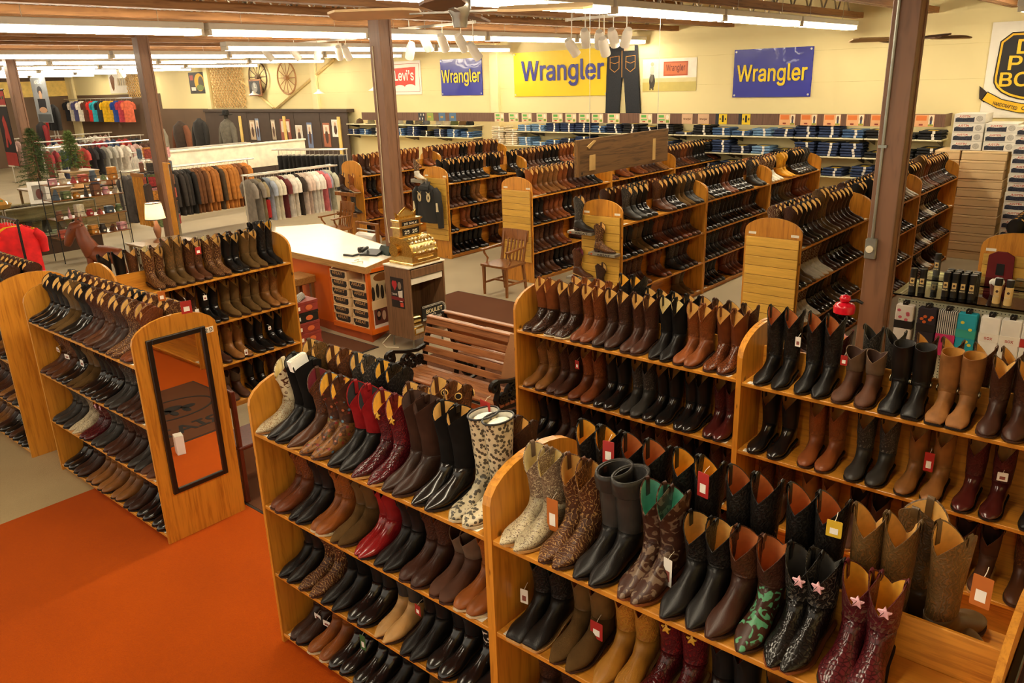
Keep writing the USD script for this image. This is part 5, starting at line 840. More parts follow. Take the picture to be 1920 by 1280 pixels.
# stacks of shoe boxes at the right end of the wall
bxw = M('e4dfd2', .6, var=.05)
def stack_box(x, y, z, w, d, h, kind, label, group):
    t = thing('shoe_box', label, 'box', (x, y, z), 0, group)
    if kind == 'k': put(t, 'carton', MB().box((0, 0, 0), (w, d, h-.006), .006), kraft); put(t, 'lid_line', MB().box((-.001, -.001, h*.70), (w+.001, .0, h*.73)), M('8a6438', .7)); return
    put(t, 'carton', MB().box((0, 0, 0), (w, d, h-.003), .003), bxw)
    put(t, 'printed_band', MB().prism(sg.Polygon([(.02, .015), (w*.66, .015), (w*.66, h*.66), (w*.60, h*.56), (.05, h*.60), (.02, h*.5)]), -.001, 0, 'y'), M('2c3040', .6, var=.7, scale=40)); put(t, 'printed_oval', MB().prism(El(w*.33, h*.70, w*.24, h*.17), -.002, 0, 'y'), M('efe6d8', .5))
    q = MB(); text(q, 'JUSTIN', h*.2, (w*.33, -.0022, h*.62), '-y', .0004, width=w*.36); put(t, 'printed_name', q, M('c0452e', .5)); put(t, 'printed_seal', MB().prism(El(w*.82, h*.48, w*.11, h*.32), -.001, 0, 'y'), M('b9b4a8', .6, var=.3, scale=60))
BY = 14.2
for k in range(12):
    for c, (x, w) in enumerate(((-3.25, .36), (-2.87, .62))): stack_box(x+rng.uniform(-.006, .006), BY+(.02 if c else .04)+rng.uniform(-.008, .008), k*.142, w, .6, .142, 'k', f'plain kraft carton, {ORD[k]} from floor, {("narrow left", "wide right")[c]} stack by the wall', 'plain kraft cartons')
for k in range(4):
    for c in range(2 if k < 3 else 1): stack_box(-3.05+c*.45-.0, BY+.06, 1.704+k*.138, .43, .55, .138, 'j', f'white printed boot box, {ORD[k]} on top of the {("narrow", "wide")[c]} kraft stack', 'printed boot boxes on the kraft stacks')
for k in range(15): stack_box(-2.18+rng.uniform(-.006, .006), BY-.02+rng.uniform(-.01, .01), k*.139, .47, .42, .139, 'j', f'white printed boot box, {ORD[k]} from floor in the tall printed stack', 'tall stack of printed boot boxes')
# left part of the back wall: dark fitting-room fronts, lattices, wheels, pictures
dkp = M('4a3b31', .6, var=.06); cream_b = M('f0cf78', .5)
t = thing('wall_partition', kind='structure', loc=(-27.0, WALL_Y-.25, 0))
for k in range(6): put(t, 'dark_panel', MB().box((k*1.32, 0, 0), (k*1.32+1.30, .04, 2.20)), dkp)
put(t, 'top_beam', MB().box((-.05, -.04, 2.20), (7.95, .25, 2.29), .01), dkp)
for x in (2.15, 4.7, 7.45): put(t, 'cream_jamb', MB().box((x, -.03, .6), (x+.13, 0, 2.08)), cream_b)
for k, (x, z, w, h, c, nm) in enumerate([(-24.25, 1.32, .30, .62, 'c9b090', 'tall family photo'), (-23.9, 1.30, .20, .7, '8a9ab8', 'jeans picture'), (-23.0, 1.35, .22, .62, 'b8a890', 'standing figures'), (-22.5, 1.1, .55, .9, 'a05a48', 'red and cream collage'), (-21.7, 1.2, .36, .62, 'eee8dc', 'white notice sheets'), (-21.1, 1.15, .26, .75, '7a8ab0', 'jeans cut-out'), (-20.3, 1.2, .34, .7, 'b06a4a', 'orange cowboy picture'), (-19.85, 1.5, .33, .5, 'f0ece4', 'tilted white notice')]):
    flat_poster('picture', f'{nm} pinned to the dark fitting-room wall', (x, WALL_Y-.256, z), w, h, '-y', c, [('e8dcc8', sg.box(w*.1, h*.55, w*.9, h*.92)), ('5a4034', El(w*.5, h*.42, w*.22, h*.28)), ('d0a888', El(w*.5, h*.74, w*.14, h*.1))], cat='picture')
lat = wood('d8b070', 'b08a4a', 'z', 4, .7, False, 0)
def lattice(label, x, z, w, h):
    t = thing('lattice_panel', label, 'lattice', (x, WALL_Y-.055, z)); clip = sg.box(0, 0, w, h); n = int((w+h)/.17)
    for s in (0, 1):
        for k in range(n):
            a = k*.17-(h if s == 0 else 0); L_ = sg.LineString([(a, 0), (a+h, h)] if s == 0 else [(a, 0), (a-h, h)]).buffer(.02, cap_style=2).intersection(clip)
            if not L_.is_empty and L_.area > .002: put(t, 'lattice_strip', MB().prism(L_, -.012*(s+1), -.012*s, 'y'), lat)
lattice('wooden lattice panel beside the wagon wheels', -26.62, 2.33, 2.05, 1.42); lattice('narrow wooden lattice panel half hidden by the post', -33.0, 2.75, 2.3, 1.0)
rust = M('5a4632', .6, var=.2)
def wheel(label, x, z, r, tone):
    t = thing('wagon_wheel', label, 'wheel', (x, WALL_Y-.09, z)); put(t, 'rim', MB().tube([(r*math.cos(a), 0, r*math.sin(a)) for a in np.linspace(0, 2*np.pi, 29)], .026, 6, cap=False), tone); put(t, 'hub', MB().tube([(0, -.07, 0), (0, .06, 0)], .07, 12), tone)
    for k in range(12): a = k*math.pi/6; put(t, 'spoke', MB().tube([(.06*math.cos(a), 0, .06*math.sin(a)), (r*math.cos(a), 0, r*math.sin(a))], .012, 5), tone)
wheel('dark wagon wheel hung above the boxed clock', -23.68, 3.28, .50, rust); wheel('pale wagon wheel hung high, right of the two', -22.1, 3.22, .48, M('b98a5a', .6, var=.15))
t = thing('wall_clock', 'square wooden boxed clock in front of the dark wagon wheel', 'clock', (-24.1, WALL_Y-.2, 2.70)); put(t, 'case', MB().box((0, 0, 0), (.70, .05, .52), .01), wood('8a5a34', '5a3a20', 'x', 5, .5, False)); put(t, 'dark_face', MB().box((.06, -.008, .06), (.64, 0, .46)), dk); put(t, 'dial', MB().tube([(.35, -.012, .26), (.35, -.006, .26)], .16, 20), M('8d8a84', .4)); put(t, 'clock_hand', MB().box((.34, -.016, .26), (.36, -.012, .38)).box((.35, -.016, .25), (.45, -.012, .27)), M('e8e0d0', .4))
for k, (x0, z0, x1, z1) in enumerate(((-24.8, 3.2, -23.05, 2.32), (-22.9, 2.32, -19.7, 3.68))): put(thing('trim_2' if k == 0 else 'trim_3', kind='structure'), 'diagonal_brace', MB().tube([(x0, WALL_Y-.05, z0), (x1, WALL_Y-.05, z1)], .045, 4), M('e4c88a', .6))
flat_poster('poster', 'dark poster with yellow rider, left of the lattice', (-28.2, WY, 2.82), 1.12, .72, '-y', '2b2622', [('d8a51e', El(.70, .38, .34, .30)), ('4a4030', El(.8, .36, .18, .22)), ('6a7a3a', El(.7, .2, .25, .1)), ('a83a34', sg.box(.08, .45, .3, .62)), ('e8e0d0', sg.box(.1, .1, .4, .22))])
t = thing('banner', 'white banner with brown arrowhead shape behind the lattice', 'banner', (-34.6, WY, 2.90)); put(t, 'sheet', wrinkled(2.2, .82, .02, 8), M('efe9da', .5, var=.03), smooth=True); put(t, 'arrowhead', MB().prism(P_((.15, .62), (.35, .72), (.52, .6), (.42, .2), (.32, .1), (.22, .25)), -.036, -.02, 'y'), M('7a4a24', .5))
for k in range(6): put(t, 'letter_bar', MB().box((.8+k*.2, -.036, .3), (.93+k*.2, -.03, .58)), M('c9b48a', .5))
for x, z, nm_ in ((-22.6, 2.75, 'below the pale wheel'), (-19.3, 2.75, 'right end of the fitting rooms'), (-16.9, 2.8, 'left of the batwing sign')):
    t = thing('pendant_lamp', f'white enamel dome pendant lamp hanging before the back wall, {nm_}', 'lamp', (x, WALL_Y-1.0, z)); put(t, 'shade', MB().lathe([(0, .12), (.03, .12), (.05, .07), (.17, .0), (.165, 0), (.045, .06), (0, .08)], n=16), M('f0ece0', .3), smooth=40); put(t, 'cord', MB().tube([(0, 0, .12), (0, 0, DECK_Z+.03-z)], .004, 5), dk)
# ---------------------------------------------------------------- clothing rails and clutter on the left
GAR = {}
def hang(kind, col, label, loc, rz, group):
    key = (kind, col)
    if key in GAR: return copy(GAR[key], label, loc, rz, group)
    nm, cat = {'j': ('jacket', 'jacket'), 's': ('shirt', 'shirt'), 'v': ('vest', 'vest'), 't': ('trousers', 'trousers')}[kind]
    t = thing(nm, label, cat, loc, rz, group); m_ = M(col, .85, var=.25, scale=9, rand=.1)
    if kind == 't':
        for s in (-1, 1): put(t, 'trouser_leg', MB().loft([[(s*.10+w*math.cos(a), .03*math.sin(a), z) for a in np.linspace(0, 2*np.pi, 11)[:-1]] for z, w in ((-.06, .09), (-.4, .085), (-.95, .075))]), m_, smooth=50)
        put(t, 'clip_bar', MB().tube([(-.18, 0, -.05), (.18, 0, -.05)], .008, 6), gl_); put(t, 'hanger_hook', MB().tube([(0, 0, -.05), (0, 0, .05), (.02, 0, .075), (0, 0, .095)], .0035, 5), gl_)
    else: garment(t, .50 if kind != 'v' else .46, {'j': .92, 's': .82, 'v': .78}[kind], m_, {'j': .72, 's': .34, 'v': 0}[kind], .11 if kind == 'j' else .07, .12)
    if kind == 'v': put(t, 'lower_panel', MB().box((-.226, -.044, -.76), (.226, .044, -.40), .02), M('a81c1a', .8)); put(t, 'red_collar', MB().prism(P_((-.08, -.02), (.08, -.02), (0, -.2)), -.044, -.03, 'y'), M('a81c1a', .8))
    GAR[key] = t; return t
chrome = M('e4e0d4', .25, metal=.7)
def rail(label, nm, a, b_, z, items, spread=None, feet=True):
    """A rail from a to b (x, y) with garments hanging square to it."""
    L = math.hypot(b_[0]-a[0], b_[1]-a[1]); ang = math.degrees(math.atan2(b_[1]-a[1], b_[0]-a[0])); t = thing('clothes_rail', label, 'clothes rail', (a[0], a[1], 0), ang)
    for q in (-.22, 0): put(t, 'top_tube', MB().tube([(0, q, z+.09), (L, q, z+.09)], .017, 8), chrome) if q == 0 or spread else None
    if spread: 
        for x in (.02, L-.02): put(t, 'cross_bar', MB().tube([(x, -.22, z+.09), (x, 0, z+.09)], .012, 6), chrome)
    for x in (.03, L-.03): put(t, 'upright', MB().tube([(x, 0, .03), (x, 0, z+.09)], .015, 8), chrome); put(t, 'foot_bar', MB().tube([(x, -.28, .025), (x, .28, .025)], .018, 8), chrome)
    n = sum(k for _, _, _, k in items); i = 0
    for kind, col, words, k in items:
        for q in range(k):
            s = .07+(L-.14)*(i+.5)/n; w = {'j': 'jacket', 's': 'shirt', 'v': 'vest', 't': 'trousers'}[kind]
            hang(kind, col, f'{words} {w}, {ORD[i] if i < 30 else ORD[i-30]+" after thirtieth"} from the near end of the {nm}', (a[0]+(b_[0]-a[0])*s/L, a[1]+(b_[1]-a[1])*s/L, z), ang-90+rng.uniform(-9, 9), f'clothes on the {nm}'); i += 1
J, S_ = 'j', 's'
rail('long chrome rail of dark and tan jackets beyond the mirror board', 'jacket rail', (-16.2, 7.0), (-16.2, 9.9), 1.40, [(J, '5a5450', 'grey', 4), (J, '2b2622', 'black', 6), (J, '3a3430', 'charcoal', 3), (J, '201d1b', 'black leather', 2), (J, '6b4220', 'brown suede', 3), (J, 'a86a2c', 'tan', 3), (J, '4a3a26', 'dark olive', 1), (J, 'b5752f', 'golden tan', 4), (J, '7a4a22', 'brown', 2), (J, 'c07a30', 'light tan', 2)], True)
rail('double chrome rail of shirts beyond the white counter', 'shirt rail', (-13.9, 8.3), (-13.9, 10.4), 1.30, [(S_, '8d8478', 'grey plaid', 2), (S_, '9a8a68', 'yellow-grey plaid', 1), ('v', '2a2a24', 'red and black', 1), (S_, 'aab4c4', 'pale blue', 1), (S_, 'd8d2bc', 'cream', 2), (S_, '6a2a2a', 'maroon', 1), (S_, 'e4ddd0', 'white', 3), (S_, '3a3028', 'dark', 1), (S_, 'd8c4b4', 'beige', 2), (S_, 'ece6dc', 'bright white', 3), (S_, 'd87a80', 'pink', 1), (S_, 'a8a8b8', 'grey-blue', 1), (S_, 'cfd0b8', 'pale green', 1)], True)
rail('chrome rail of black trousers before the fitting rooms', 'trouser rail', (-17.0, 11.2), (-15.2, 11.9), 1.46, [('t', '1f1e1e', 'black', 10), ('t', '34343a', 'charcoal', 4)], True)
for k, (x, y0, y1, nm) in enumerate(((-20.6, 9.3, 12.6, 'third row rail'), (-25.3, 8.9, 12.6, 'white-hanger rail'), (-28.6, 9.6, 13.4, 'far rail'), (-32.0, 10.2, 13.8, 'farthest rail'))):
    cs = [('d8d0c4', 'white'), ('8a2a30', 'dark red'), ('2c2a2c', 'black'), ('c8a8a0', 'pale pink'), ('3c4a6a', 'navy'), ('a8a49a', 'grey'), ('5a3a2c', 'brown'), ('b0403a', 'red')]
    rail(f'white rail of mixed garments on the left sales floor, {nm}', nm, (x, y0), (x, y1), 1.42, [(S_, *cs[(i*3+k) % 8], 2) for i in range(9)], True)
# row of bright shirts high on the back wall
cols = [('1c1c22', 'black'), ('d8cfc0', 'white floral'), ('4a4870', 'purple-grey'), ('e4dccc', 'white'), ('5a3020', 'brown'), ('c8281e', 'red'), ('1f94a4', 'turquoise'), ('20262e', 'dark navy'), ('e8b80c', 'yellow'), ('d8a80c', 'deep yellow'), ('2a4a9a', 'blue'), ('b83a4a', 'rose'), ('d86a4a', 'coral')]
t = thing('wall_rail', 'long chrome bar on the brown band carrying the bright shirts', 'clothes rail', (-38.3, 14.85, 2.72)); put(t, 'bar', MB().tube([(0, 0, 0), (6.4, 0, 0)], .02, 8), chrome)
for x in (.1, 3.2, 6.3): put(t, 'wall_arm', MB().tube([(x, 0, 0), (x, .44, 0)], .015, 6), chrome)
for k, (c, w) in enumerate(cols): hang(S_, c, f'{w} shirt hung high on the brown-banded back wall', (-38.0+k*.47, 14.85, 2.63), rng.uniform(18, 40), 'bright shirts on the back wall')
# dressed torso forms
def torso(label, x, y, z, col, hat=None, sl=None):
    t = thing('mannequin', label, 'mannequin', (x, y, 0)); put(t, 'stand', MB().tube([(0, 0, .02), (0, 0, z-.7)], .02, 8).lathe([(0, 0), (.18, 0), (.18, .02), (0, .03)]), gl_)
    put(t, 'jacket_body', MB().loft([[(w*math.cos(a), .62*w*math.sin(a), z+dz) for a in np.linspace(0, 2*np.pi, 15)[:-1]] for dz, w in ((.06, .07), (.02, .11), (-.07, .26), (-.3, .30), (-.6, .26), (-.85, .28))]), M(col, .8, var=.2, scale=12), smooth=50)
    for s in (-1, 1): put(t, 'sleeve', MB().tube([(s*.23, 0, z-.08), (s*.33, .0, z-.25), (s*.38, -.02, z-.52), (s*.40, -.05, z-.85)], [.07, .09, .08, .06], 9), M(sl or col, .8, var=.2), smooth=50)
    if hat: put(t, 'neck_block', MB().lathe([(.06, 0), (.06, .10), (.07, .14), (0, .15)], (0, 0, z+.05)), M('3a342e', .7)); put(t, 'hat_brim', MB().lathe([(0, .10), (.19, .11), (.2, .13), (.1, .13)], (0, 0, z+.05)), M(hat, .8)); put(t, 'hat_crown', MB().lathe([(.105, .12), (.10, .20), (.085, .26), (.04, .245), (0, .25)], (0, 0, z+.05)), M(hat, .8), smooth=60)
torso('brown jacket with dark back panel on a form, seen from behind', -21.1, 11.0, 2.12, '3a2a1e', None, '6a3c20'); torso('grey camouflage jacket on a form left of the brown jacket', -22.4, 11.0, 2.0, '8a8474')
torso('black hooded jacket on a form before the fitting rooms', -24.1, 13.2, 2.05, '24211f'); torso('grey camouflage jacket with black hat on a form', -22.5, 13.2, 2.05, '6a6458', '1b1918')
torso('black double-breasted coat with buttons near the far left wall', -32.1, 12.0, 2.55, '1d1b1c'); torso('red western shirt on a form behind the black coat', -33.2, 12.3, 2.55, 'b81c1c'); torso('black and red western shirt on a form below the rider poster', -31.0, 11.1, 2.0, '1f1a1b', None, '7a1418')
t = thing('wall_partition', kind='structure', loc=(-17.6, 8.6, 0)); put(t, 'white_panel', MB().box((0, 0, 1.12), (.06, 3.8, 1.66), .005), M('f2ead2', .6)); [put(t, 'panel_post', MB().box((.0, q, 0), (.06, q+.06, 1.12)), chrome) for q in (.02, 1.9, 3.7)]; put(t, 'top_cap', MB().box((-.03, -.02, 1.66), (.09, 3.82, 1.70), .006), M('f6f0de', .5))
# pictures and hangings near the left posts
t = flat_poster('poster', 'tall poster of a rider with crossed arms on the left', (-32.0, 11.4, 2.02), 1.35, 1.5, '-y', '8d9298', [('3a3c44', El(.66, 1.06, .22, .16)), ('c9a080', El(.66, .92, .14, .15)), ('20232c', sg.box(.32, .35, 1.0, .80)), ('c09474', El(.66, .42, .34, .10)), ('565a5c', sg.box(.1, .02, 1.25, .28))], extra=[('ARIAT', .11, .66, 1.30, 'f0ece4', .7)])
for x in (.1, 1.25): put(t, 'hanging_wire', MB().tube([(x, 0, 1.49), (x, 0, DECK_Z+.03-2.02)], .005, 5), gl_)
t = thing('wall_hanging', 'long red and black woven hanging in front of the leftmost post', 'wall hanging', (-19.25, 6.1, 1.55)); put(t, 'cloth', MB().box((0, -.01, 0), (.62, 0, 1.55)), M('231c1a', .9)); put(t, 'top_rod', MB().tube([(-.04, -.01, 1.55), (.66, -.01, 1.55)], .015, 6), dk)
for z in (.0, 1.22): put(t, 'red_band', MB().box((0, -.015, z), (.62, -.01, z+.30)), M('a8342c', .9)); put(t, 'white_fringe', MB().box((0, -.016, z+.0), (.62, -.011, z+.03)), M('d8ccb8', .9))
put(t, 'red_figure', MB().prism(P_((.15, .4), (.25, .4), (.3, .6), (.4, .45), (.48, .5), (.42, .9), (.34, 1.05), (.22, .95), (.25, .75)), -.015, -.01, 'y'), M('b03a30', .9))
for k in range(4): put(t, 'green_motif', MB().box((.08+k*.14, -.018, 1.36), (.15+k*.14, -.015, 1.42)), M('3a5a40', .9))
# glass showcases with things inside and on top
oakc = wood('8f7248', '6a5230', 'y', 4, .5, False)
for k in range(2):
    y0 = 3.4+k*1.68; t = thing('showcase', f'long glass showcase on a dark base, {("nearer", "farther")[k]} half', 'showcase', (-17.45, y0, 0)); L = 1.66
    put(t, 'base', MB().box((0, 0, 0), (.6, L, .36), .006), M('4a3424', .5)); put(t, 'display_floor', MB().box((.02, .02, .36), (.58, L-.02, .38)), M('d8cdb4', .6)); put(t, 'glass_front', MB().box((.585, .01, .38), (.592, L-.01, .94)), glass()); put(t, 'glass_top', MB().box((0, 0, .955), (.6, L, .965)), glass()); put(t, 'top_frame', MB().box((.57, 0, .93), (.605, L, .957), .003).box((-.005, 0, .93), (.03, L, .957), .003), M('b8b09c', .3, metal=.6)); put(t, 'glass_shelf', MB().box((.05, .02, .66), (.55, L-.02, .668)), glass())
    for y in (0, L-.02): put(t, 'corner_post', MB().box((.57, y, .36), (.6, y+.02, .955)), M('b8b09c', .3, metal=.6))
    put(t, 'back_panel', MB().box((0, 0, .36), (.015, L, .95)), oakc)
    for i in range(5): 
        bx = thing('boot_figurine', f'small {("dark", "brown")[i % 2]} leather piece inside the {("nearer", "farther")[k]} showcase, {ORD[i]} along', 'leather goods', (-17.2, y0+.2+i*.29, .381), rng.uniform(-20, 20)); put(bx, 'leather_body', MB().hull([(x, y, z) for x in (-.08, .08) for y in (-.07, .07) for z in (0, .05)]+[(-.05, -.05, .24), (.0, .05, .24)]), M(('241e1a', '5a3520')[i % 2], .5)); put(bx, 'metal_clasp', MB().box((.08, -.02, .03), (.09, .02, .06)), chrome)
def goods(name, label, cat, parts, loc, rz=0, group=None):
    t = thing(name, label, cat, loc, rz, group)
    for n, b, m in parts: put(t, n, b, m, smooth=45)
t = thing('framed_portrait', 'white-framed oval portrait standing on the showcase', 'picture', (-17.05, 5.62, .966), 70); put(t, 'frame', MB().prism(sg.box(0, 0, .36, .42).difference(sg.box(.07, .07, .29, .35)), -.03, 0, 'y').moved(rx=-.18, t=(0, 0, .006)), M('f2eee4', .35)); put(t, 'portrait', MB().box((.06, -.012, .06), (.30, -.004, .36)).moved(rx=-.18, t=(0, 0, .006)), M('9a948a', .5)); put(t, 'figure', MB().prism(El(.18, .18, .06, .1), -.016, -.012, 'y').moved(rx=-.18, t=(0, 0, .006)), M('6a3a34', .6))
bulb = emission((1.0, .75, .35), 9.0)
t = thing('light_garland', 'heap of glowing gold fairy lights on a wicker tray', 'lights', (-17.1, 5.05, .966)); put(t, 'wicker_tray', MB().lathe([(0, 0), (.22, 0), (.26, .08), (.24, .08), (.2, .02), (0, .02)], n=18), M('a8803c', .8, bump=.4)); r2 = np.random.default_rng(3)
b = MB()
for k in range(46): m_ = trimesh.creation.icosphere(1, .011); a, q = r2.uniform(0, 6.3), r2.uniform(0, .21); b.add(m_.vertices+[q*math.cos(a), q*math.sin(a), .07+r2.uniform(0, .16)*(1-q/.25)], m_.faces)
put(t, 'bulbs', b, bulb, kind='stuff'); put(t, 'gold_filling', MB().lathe([(.2, .02), (.17, .12), (.08, .2), (0, .22)], n=14), M('b07c24', .7, bump=.8)); put(t, 'green_card', MB().box((.12, -.1, .08), (.14, .08, .16)), M('5a8a5a', .6))
def pine_tree(label, x, y, z0, h, r, tone):
    t = thing('christmas_tree', label, 'tree', (x, y, z0)); put(t, 'trunk', MB().tube([(0, 0, 0), (0, 0, h*.95)], [.03, .008], 8), M('5a3c24', .8)); put(t, 'stand', MB().lathe([(0, 0), (.10, 0), (.08, .06), (.03, .07)], n=10), M('7a5a34', .7)); rr = np.random.default_rng(int(h*100)); lv = M(tone, .8, var=.5, scale=25)
    for k in range(84):
        f = k/84; a = k*2.4; L = r*(1-f)**.8*rr.uniform(.8, 1.1)+.03; z = h*(.10+.87*f); q = MB(); tip = np.array([L*math.cos(a), L*math.sin(a), z-.12*L+rr.uniform(-.02, .02)]); p0 = np.array([0, 0, z])
        for j in range(60):
            s = .10+.90*j/59; c = p0+(tip-p0)*s; d = rr.normal(size=3)*[.6, .6, .8]; d += (tip-p0)/L*.8; d /= np.linalg.norm(d); e = np.cross(d, [0, 0, 1])*.006; q.add([c-e, c+e, c+d*.075, c+[0, 0, .006]], [(0, 1, 2), (0, 2, 3), (1, 3, 2)])
        put(t, 'branch', q, lv)
def stand(label, x, y, w, d, h, name='display_stand'):
    t = thing(name, label, 'stand', (x, y, 0)); put(t, 'top_board', MB().box((0, 0, h-.03), (w, d, h), .005), oakc); put(t, 'front_panel', MB().box((w-.03, .02, 0), (w-.01, d-.02, h-.03)), oakc)
    for q in (.02, d-.06): put(t, 'leg', MB().box((.02, q, 0), (.06, q+.04, h-.03)), oakc)
stand('wooden display stand under the taller small fir tree', -18.5, 5.9, .7, .8, 1.15); pine_tree('taller small artificial fir tree beside the leftmost post', -18.12, 6.25, 1.152, 1.22, .44, '3f4f1e')
stand('wooden display stand under the shorter small fir tree', -21.2, 7.7, .8, .7, 1.2); pine_tree('shorter small artificial fir tree on a stand', -20.85, 8.0, 1.202, .95, .34, '4f6024')
# black wire merchandise rack
t = thing('wire_rack', 'tall black wire shelving rack full of small goods', 'shelf', (-16.05, 5.5, 0)); TI = (.45, .8, 1.15, 1.42)
for x in (0, .45):
    for y in (0, 1.3): put(t, 'upright', MB().tube([(x, y, 0), (x, y, 1.55)], .009, 6), dk)
for z in TI:
    put(t, 'shelf_board', MB().box((0, 0, z-.015), (.45, 1.3, z), .003), oak)
    for x in (0, .45): put(t, 'wire_rail', MB().tube([(x, 0, z+.1), (x, 1.3, z+.1)], .004, 5), dk)
pal = [('b5503a', 'terracotta'), ('d8cdb0', 'cream'), ('7a4a2c', 'brown'), ('c8842c', 'amber'), ('4a5a6a', 'slate'), ('a83030', 'red'), ('d89aa0', 'pink'), ('3a3028', 'dark'), ('6a7a4a', 'green')]
for i, z in enumerate(TI):
    for k in range(7):
        c, w = pal[(k*4+i*2) % 9]; h = rng.uniform(.10, .22); kind = ('box', 'jar', 'figurine')[(k+i) % 3]
        b1 = MB().box((-.07, -.07, 0), (.07, .07, h), .008) if kind == 'box' else MB().lathe([(0, 0), (.06, 0), (.07, h*.4), (.045, h*.75), (.05, h), (0, h)], n=12) if kind == 'jar' else MB().hull([(-.08, -.03, 0), (.08, -.03, 0), (-.08, .03, 0), (.08, .03, 0), (.0, 0, h), (.07, 0, h*.9)])
        goods('gift_'+kind, f'{w} gift {kind}, {ORD[k]} along the {ORD[i]} tier of the black wire rack', 'gift', [('gift_body', b1, M(c, .55, var=.25, scale=20)), ('price_tag', MB().box((.071, -.02, .02), (.074, .02, .05)), sticker)], (-15.75, 5.62+k*.18, z), rng.uniform(-15, 15), None)
t = thing('card_spinner', 'wire spinner tower of colourful packets beside the wire rack', 'card rack', (-15.4, 7.4, 0)); put(t, 'pole', MB().tube([(0, 0, 0), (0, 0, 1.9)], .02, 8).lathe([(0, 0), (.25, 0), (.25, .03), (0, .04)]), dk)
for i in range(6):
    put(t, 'wire_hoop', MB().tube([(.28*math.cos(a), .28*math.sin(a), .45+i*.26) for a in np.linspace(0, 2*np.pi, 15)], .005, 5, cap=False), dk)
    for k in range(8): a = k*math.pi/4; put(t, 'packet', MB().box((.27, -.08, .46+i*.26), (.285, .08, .64+i*.26)).moved(rz=a), M(pal[(k*5+i*2) % 9][0], .5, var=.5, scale=30))
# brown toy horse, lamp, chaps, mirror board, red shirts
t = thing('rocking_horse', 'brown leather horse head and neck of a toy horse behind the rack', 'toy horse', (-12.86, 5.02, 0), 221); hl = M('7a3a18', .45, var=.2, bump=.2)
put(t, 'body', MB().tube([(-.35, 0, .55), (-.1, 0, .58), (.12, 0, .62)], [.12, .15, .12], 12), hl, smooth=True); put(t, 'neck', MB().tube([(.05, 0, .60), (.16, 0, .82), (.20, 0, 1.02)], [.14, .11, .085], 12), hl, smooth=True); put(t, 'head', MB().tube([(.16, 0, 1.07), (.26, 0, 1.02), (.36, 0, .90), (.42, 0, .78), (.435, 0, .74)], [.07, .10, .075, .06, .045], 12), hl, smooth=True)
for s in (-1, 1): put(t, 'ear', MB().hull([(.16, s*.07, 1.10), (.22, s*.07, 1.11), (.2, s*.03, 1.12), (.18, s*.075, 1.22)]), hl); put(t, 'leg', MB().tube([(.08, s*.08, .55), (.10, s*.09, .25), (.09, s*.09, .02)], [.055, .04, .045], 9), hl); put(t, 'leg', MB().tube([(-.3, s*.08, .5), (-.34, s*.09, .25), (-.32, s*.09, .02)], [.055, .04, .045], 9), hl); put(t, 'eye', MB().lathe([(0, -.01), (.012, 0), (0, .01)], (.29, s*.088, 1.0), 8), dk)
put(t, 'mane', MB().hull([(.10, -.015, .78), (.10, .015, .78), (.15, -.015, 1.06), (.15, .015, 1.06), (.2, 0, 1.08), (.16, 0, .8)]), dk); put(t, 'bridle', MB().tube([(.36+.055*math.sin(a)*.6, .056*math.cos(a), .895+.055*math.sin(a)) for a in np.linspace(0, 6.28, 13)], .008, 5, cap=False), M('2a1810', .5))
stand('low wooden display stand under the table lamp', -12.3, 5.25, .7, .8, .78)
t = thing('table_lamp', 'lit table lamp with cream shade beside the orange-edged board', 'lamp', (-11.95, 5.6, .782)); put(t, 'base', MB().lathe([(0, 0), (.09, 0), (.08, .03), (.03, .06), (.05, .14), (.06, .2), (.03, .28), (.015, .36), (0, .36)], n=14), M('8a5a3a', .4), smooth=50)
shade = custom({'d': ('diffuse_bsdf', {'color': lin('f8efdc')}), 't': ('translucent_bsdf', {'color': lin('f8eed8')}), 'm': ('mix_closure', {'fac': .5})}, [('d.BSDF', 'm.closure1'), ('t.BSDF', 'm.closure2')], surface='m.closure')
put(t, 'shade', MB().loft([[(r*math.cos(a), r*math.sin(a), z) for a in np.linspace(0, 2*np.pi, 25)[:-1]] for r, z in ((.15, .35), (.115, .60), (.113, .60), (.148, .35))], cap=False), shade, smooth=40)
for r_, z in ((.151, .35), (.116, .59)): put(t, 'trim_band', MB().tube([(r_*math.cos(a), r_*math.sin(a), z+.005) for a in np.linspace(0, 2*np.pi, 25)], .006, 5, cap=False), M('4a3020', .6))
put(t, 'bulb', MB().add(trimesh.creation.icosphere(2, .035).vertices+[0, 0, .46], trimesh.creation.icosphere(2, .035).faces), emission((1., .85, .65), 40.0)); put(t, 'stem', MB().tube([(0, 0, .36), (0, 0, .60)], .006, 6), brass)
t = thing('chaps', 'yellow fringed chaps hanging on a stand left of the square post', 'chaps', (-13.95, 6.25, 1.62)); 
for k in range(4): put(t, 'strap', MB().loft([[(k*.10+w, y, z) for w, y in ((0, 0), (.07, 0), (.07, .012), (0, .012))] for z in (0, -.3-.02*k, -.85)]), M('c8861c', .7, var=.2))
put(t, 'belt', MB().box((-.02, -.01, -.02), (.42, .02, .04), .004), M('a86a1c', .6)); put(t, 'post_hook', MB().tube([(.2, .01, .04), (.3, .1, .06), (.55, .2, .06)], .008, 6), dk); put(t, 'dark_bag', MB().box((.44, -.05, -.62), (.60, .05, -.12), .03), M('4a3a30', .8, bump=.3))
t = thing('mirror_board', 'upright board with bright orange edge and mirror side by the square post', 'mirror', (-12.80, 6.26, 0)); put(t, 'orange_edge', MB().box((0, 0, 0), (.20, .035, 1.88), .004), M('f0a01c', .45)); put(t, 'mirror_face', MB().box((.20, -.002, .02), (.212, .037, 1.86)), M('a8a49c', .1, metal=.9)); put(t, 'foot', MB().box((-.02, -.15, 0), (.22, .2, .03), .004), oak)
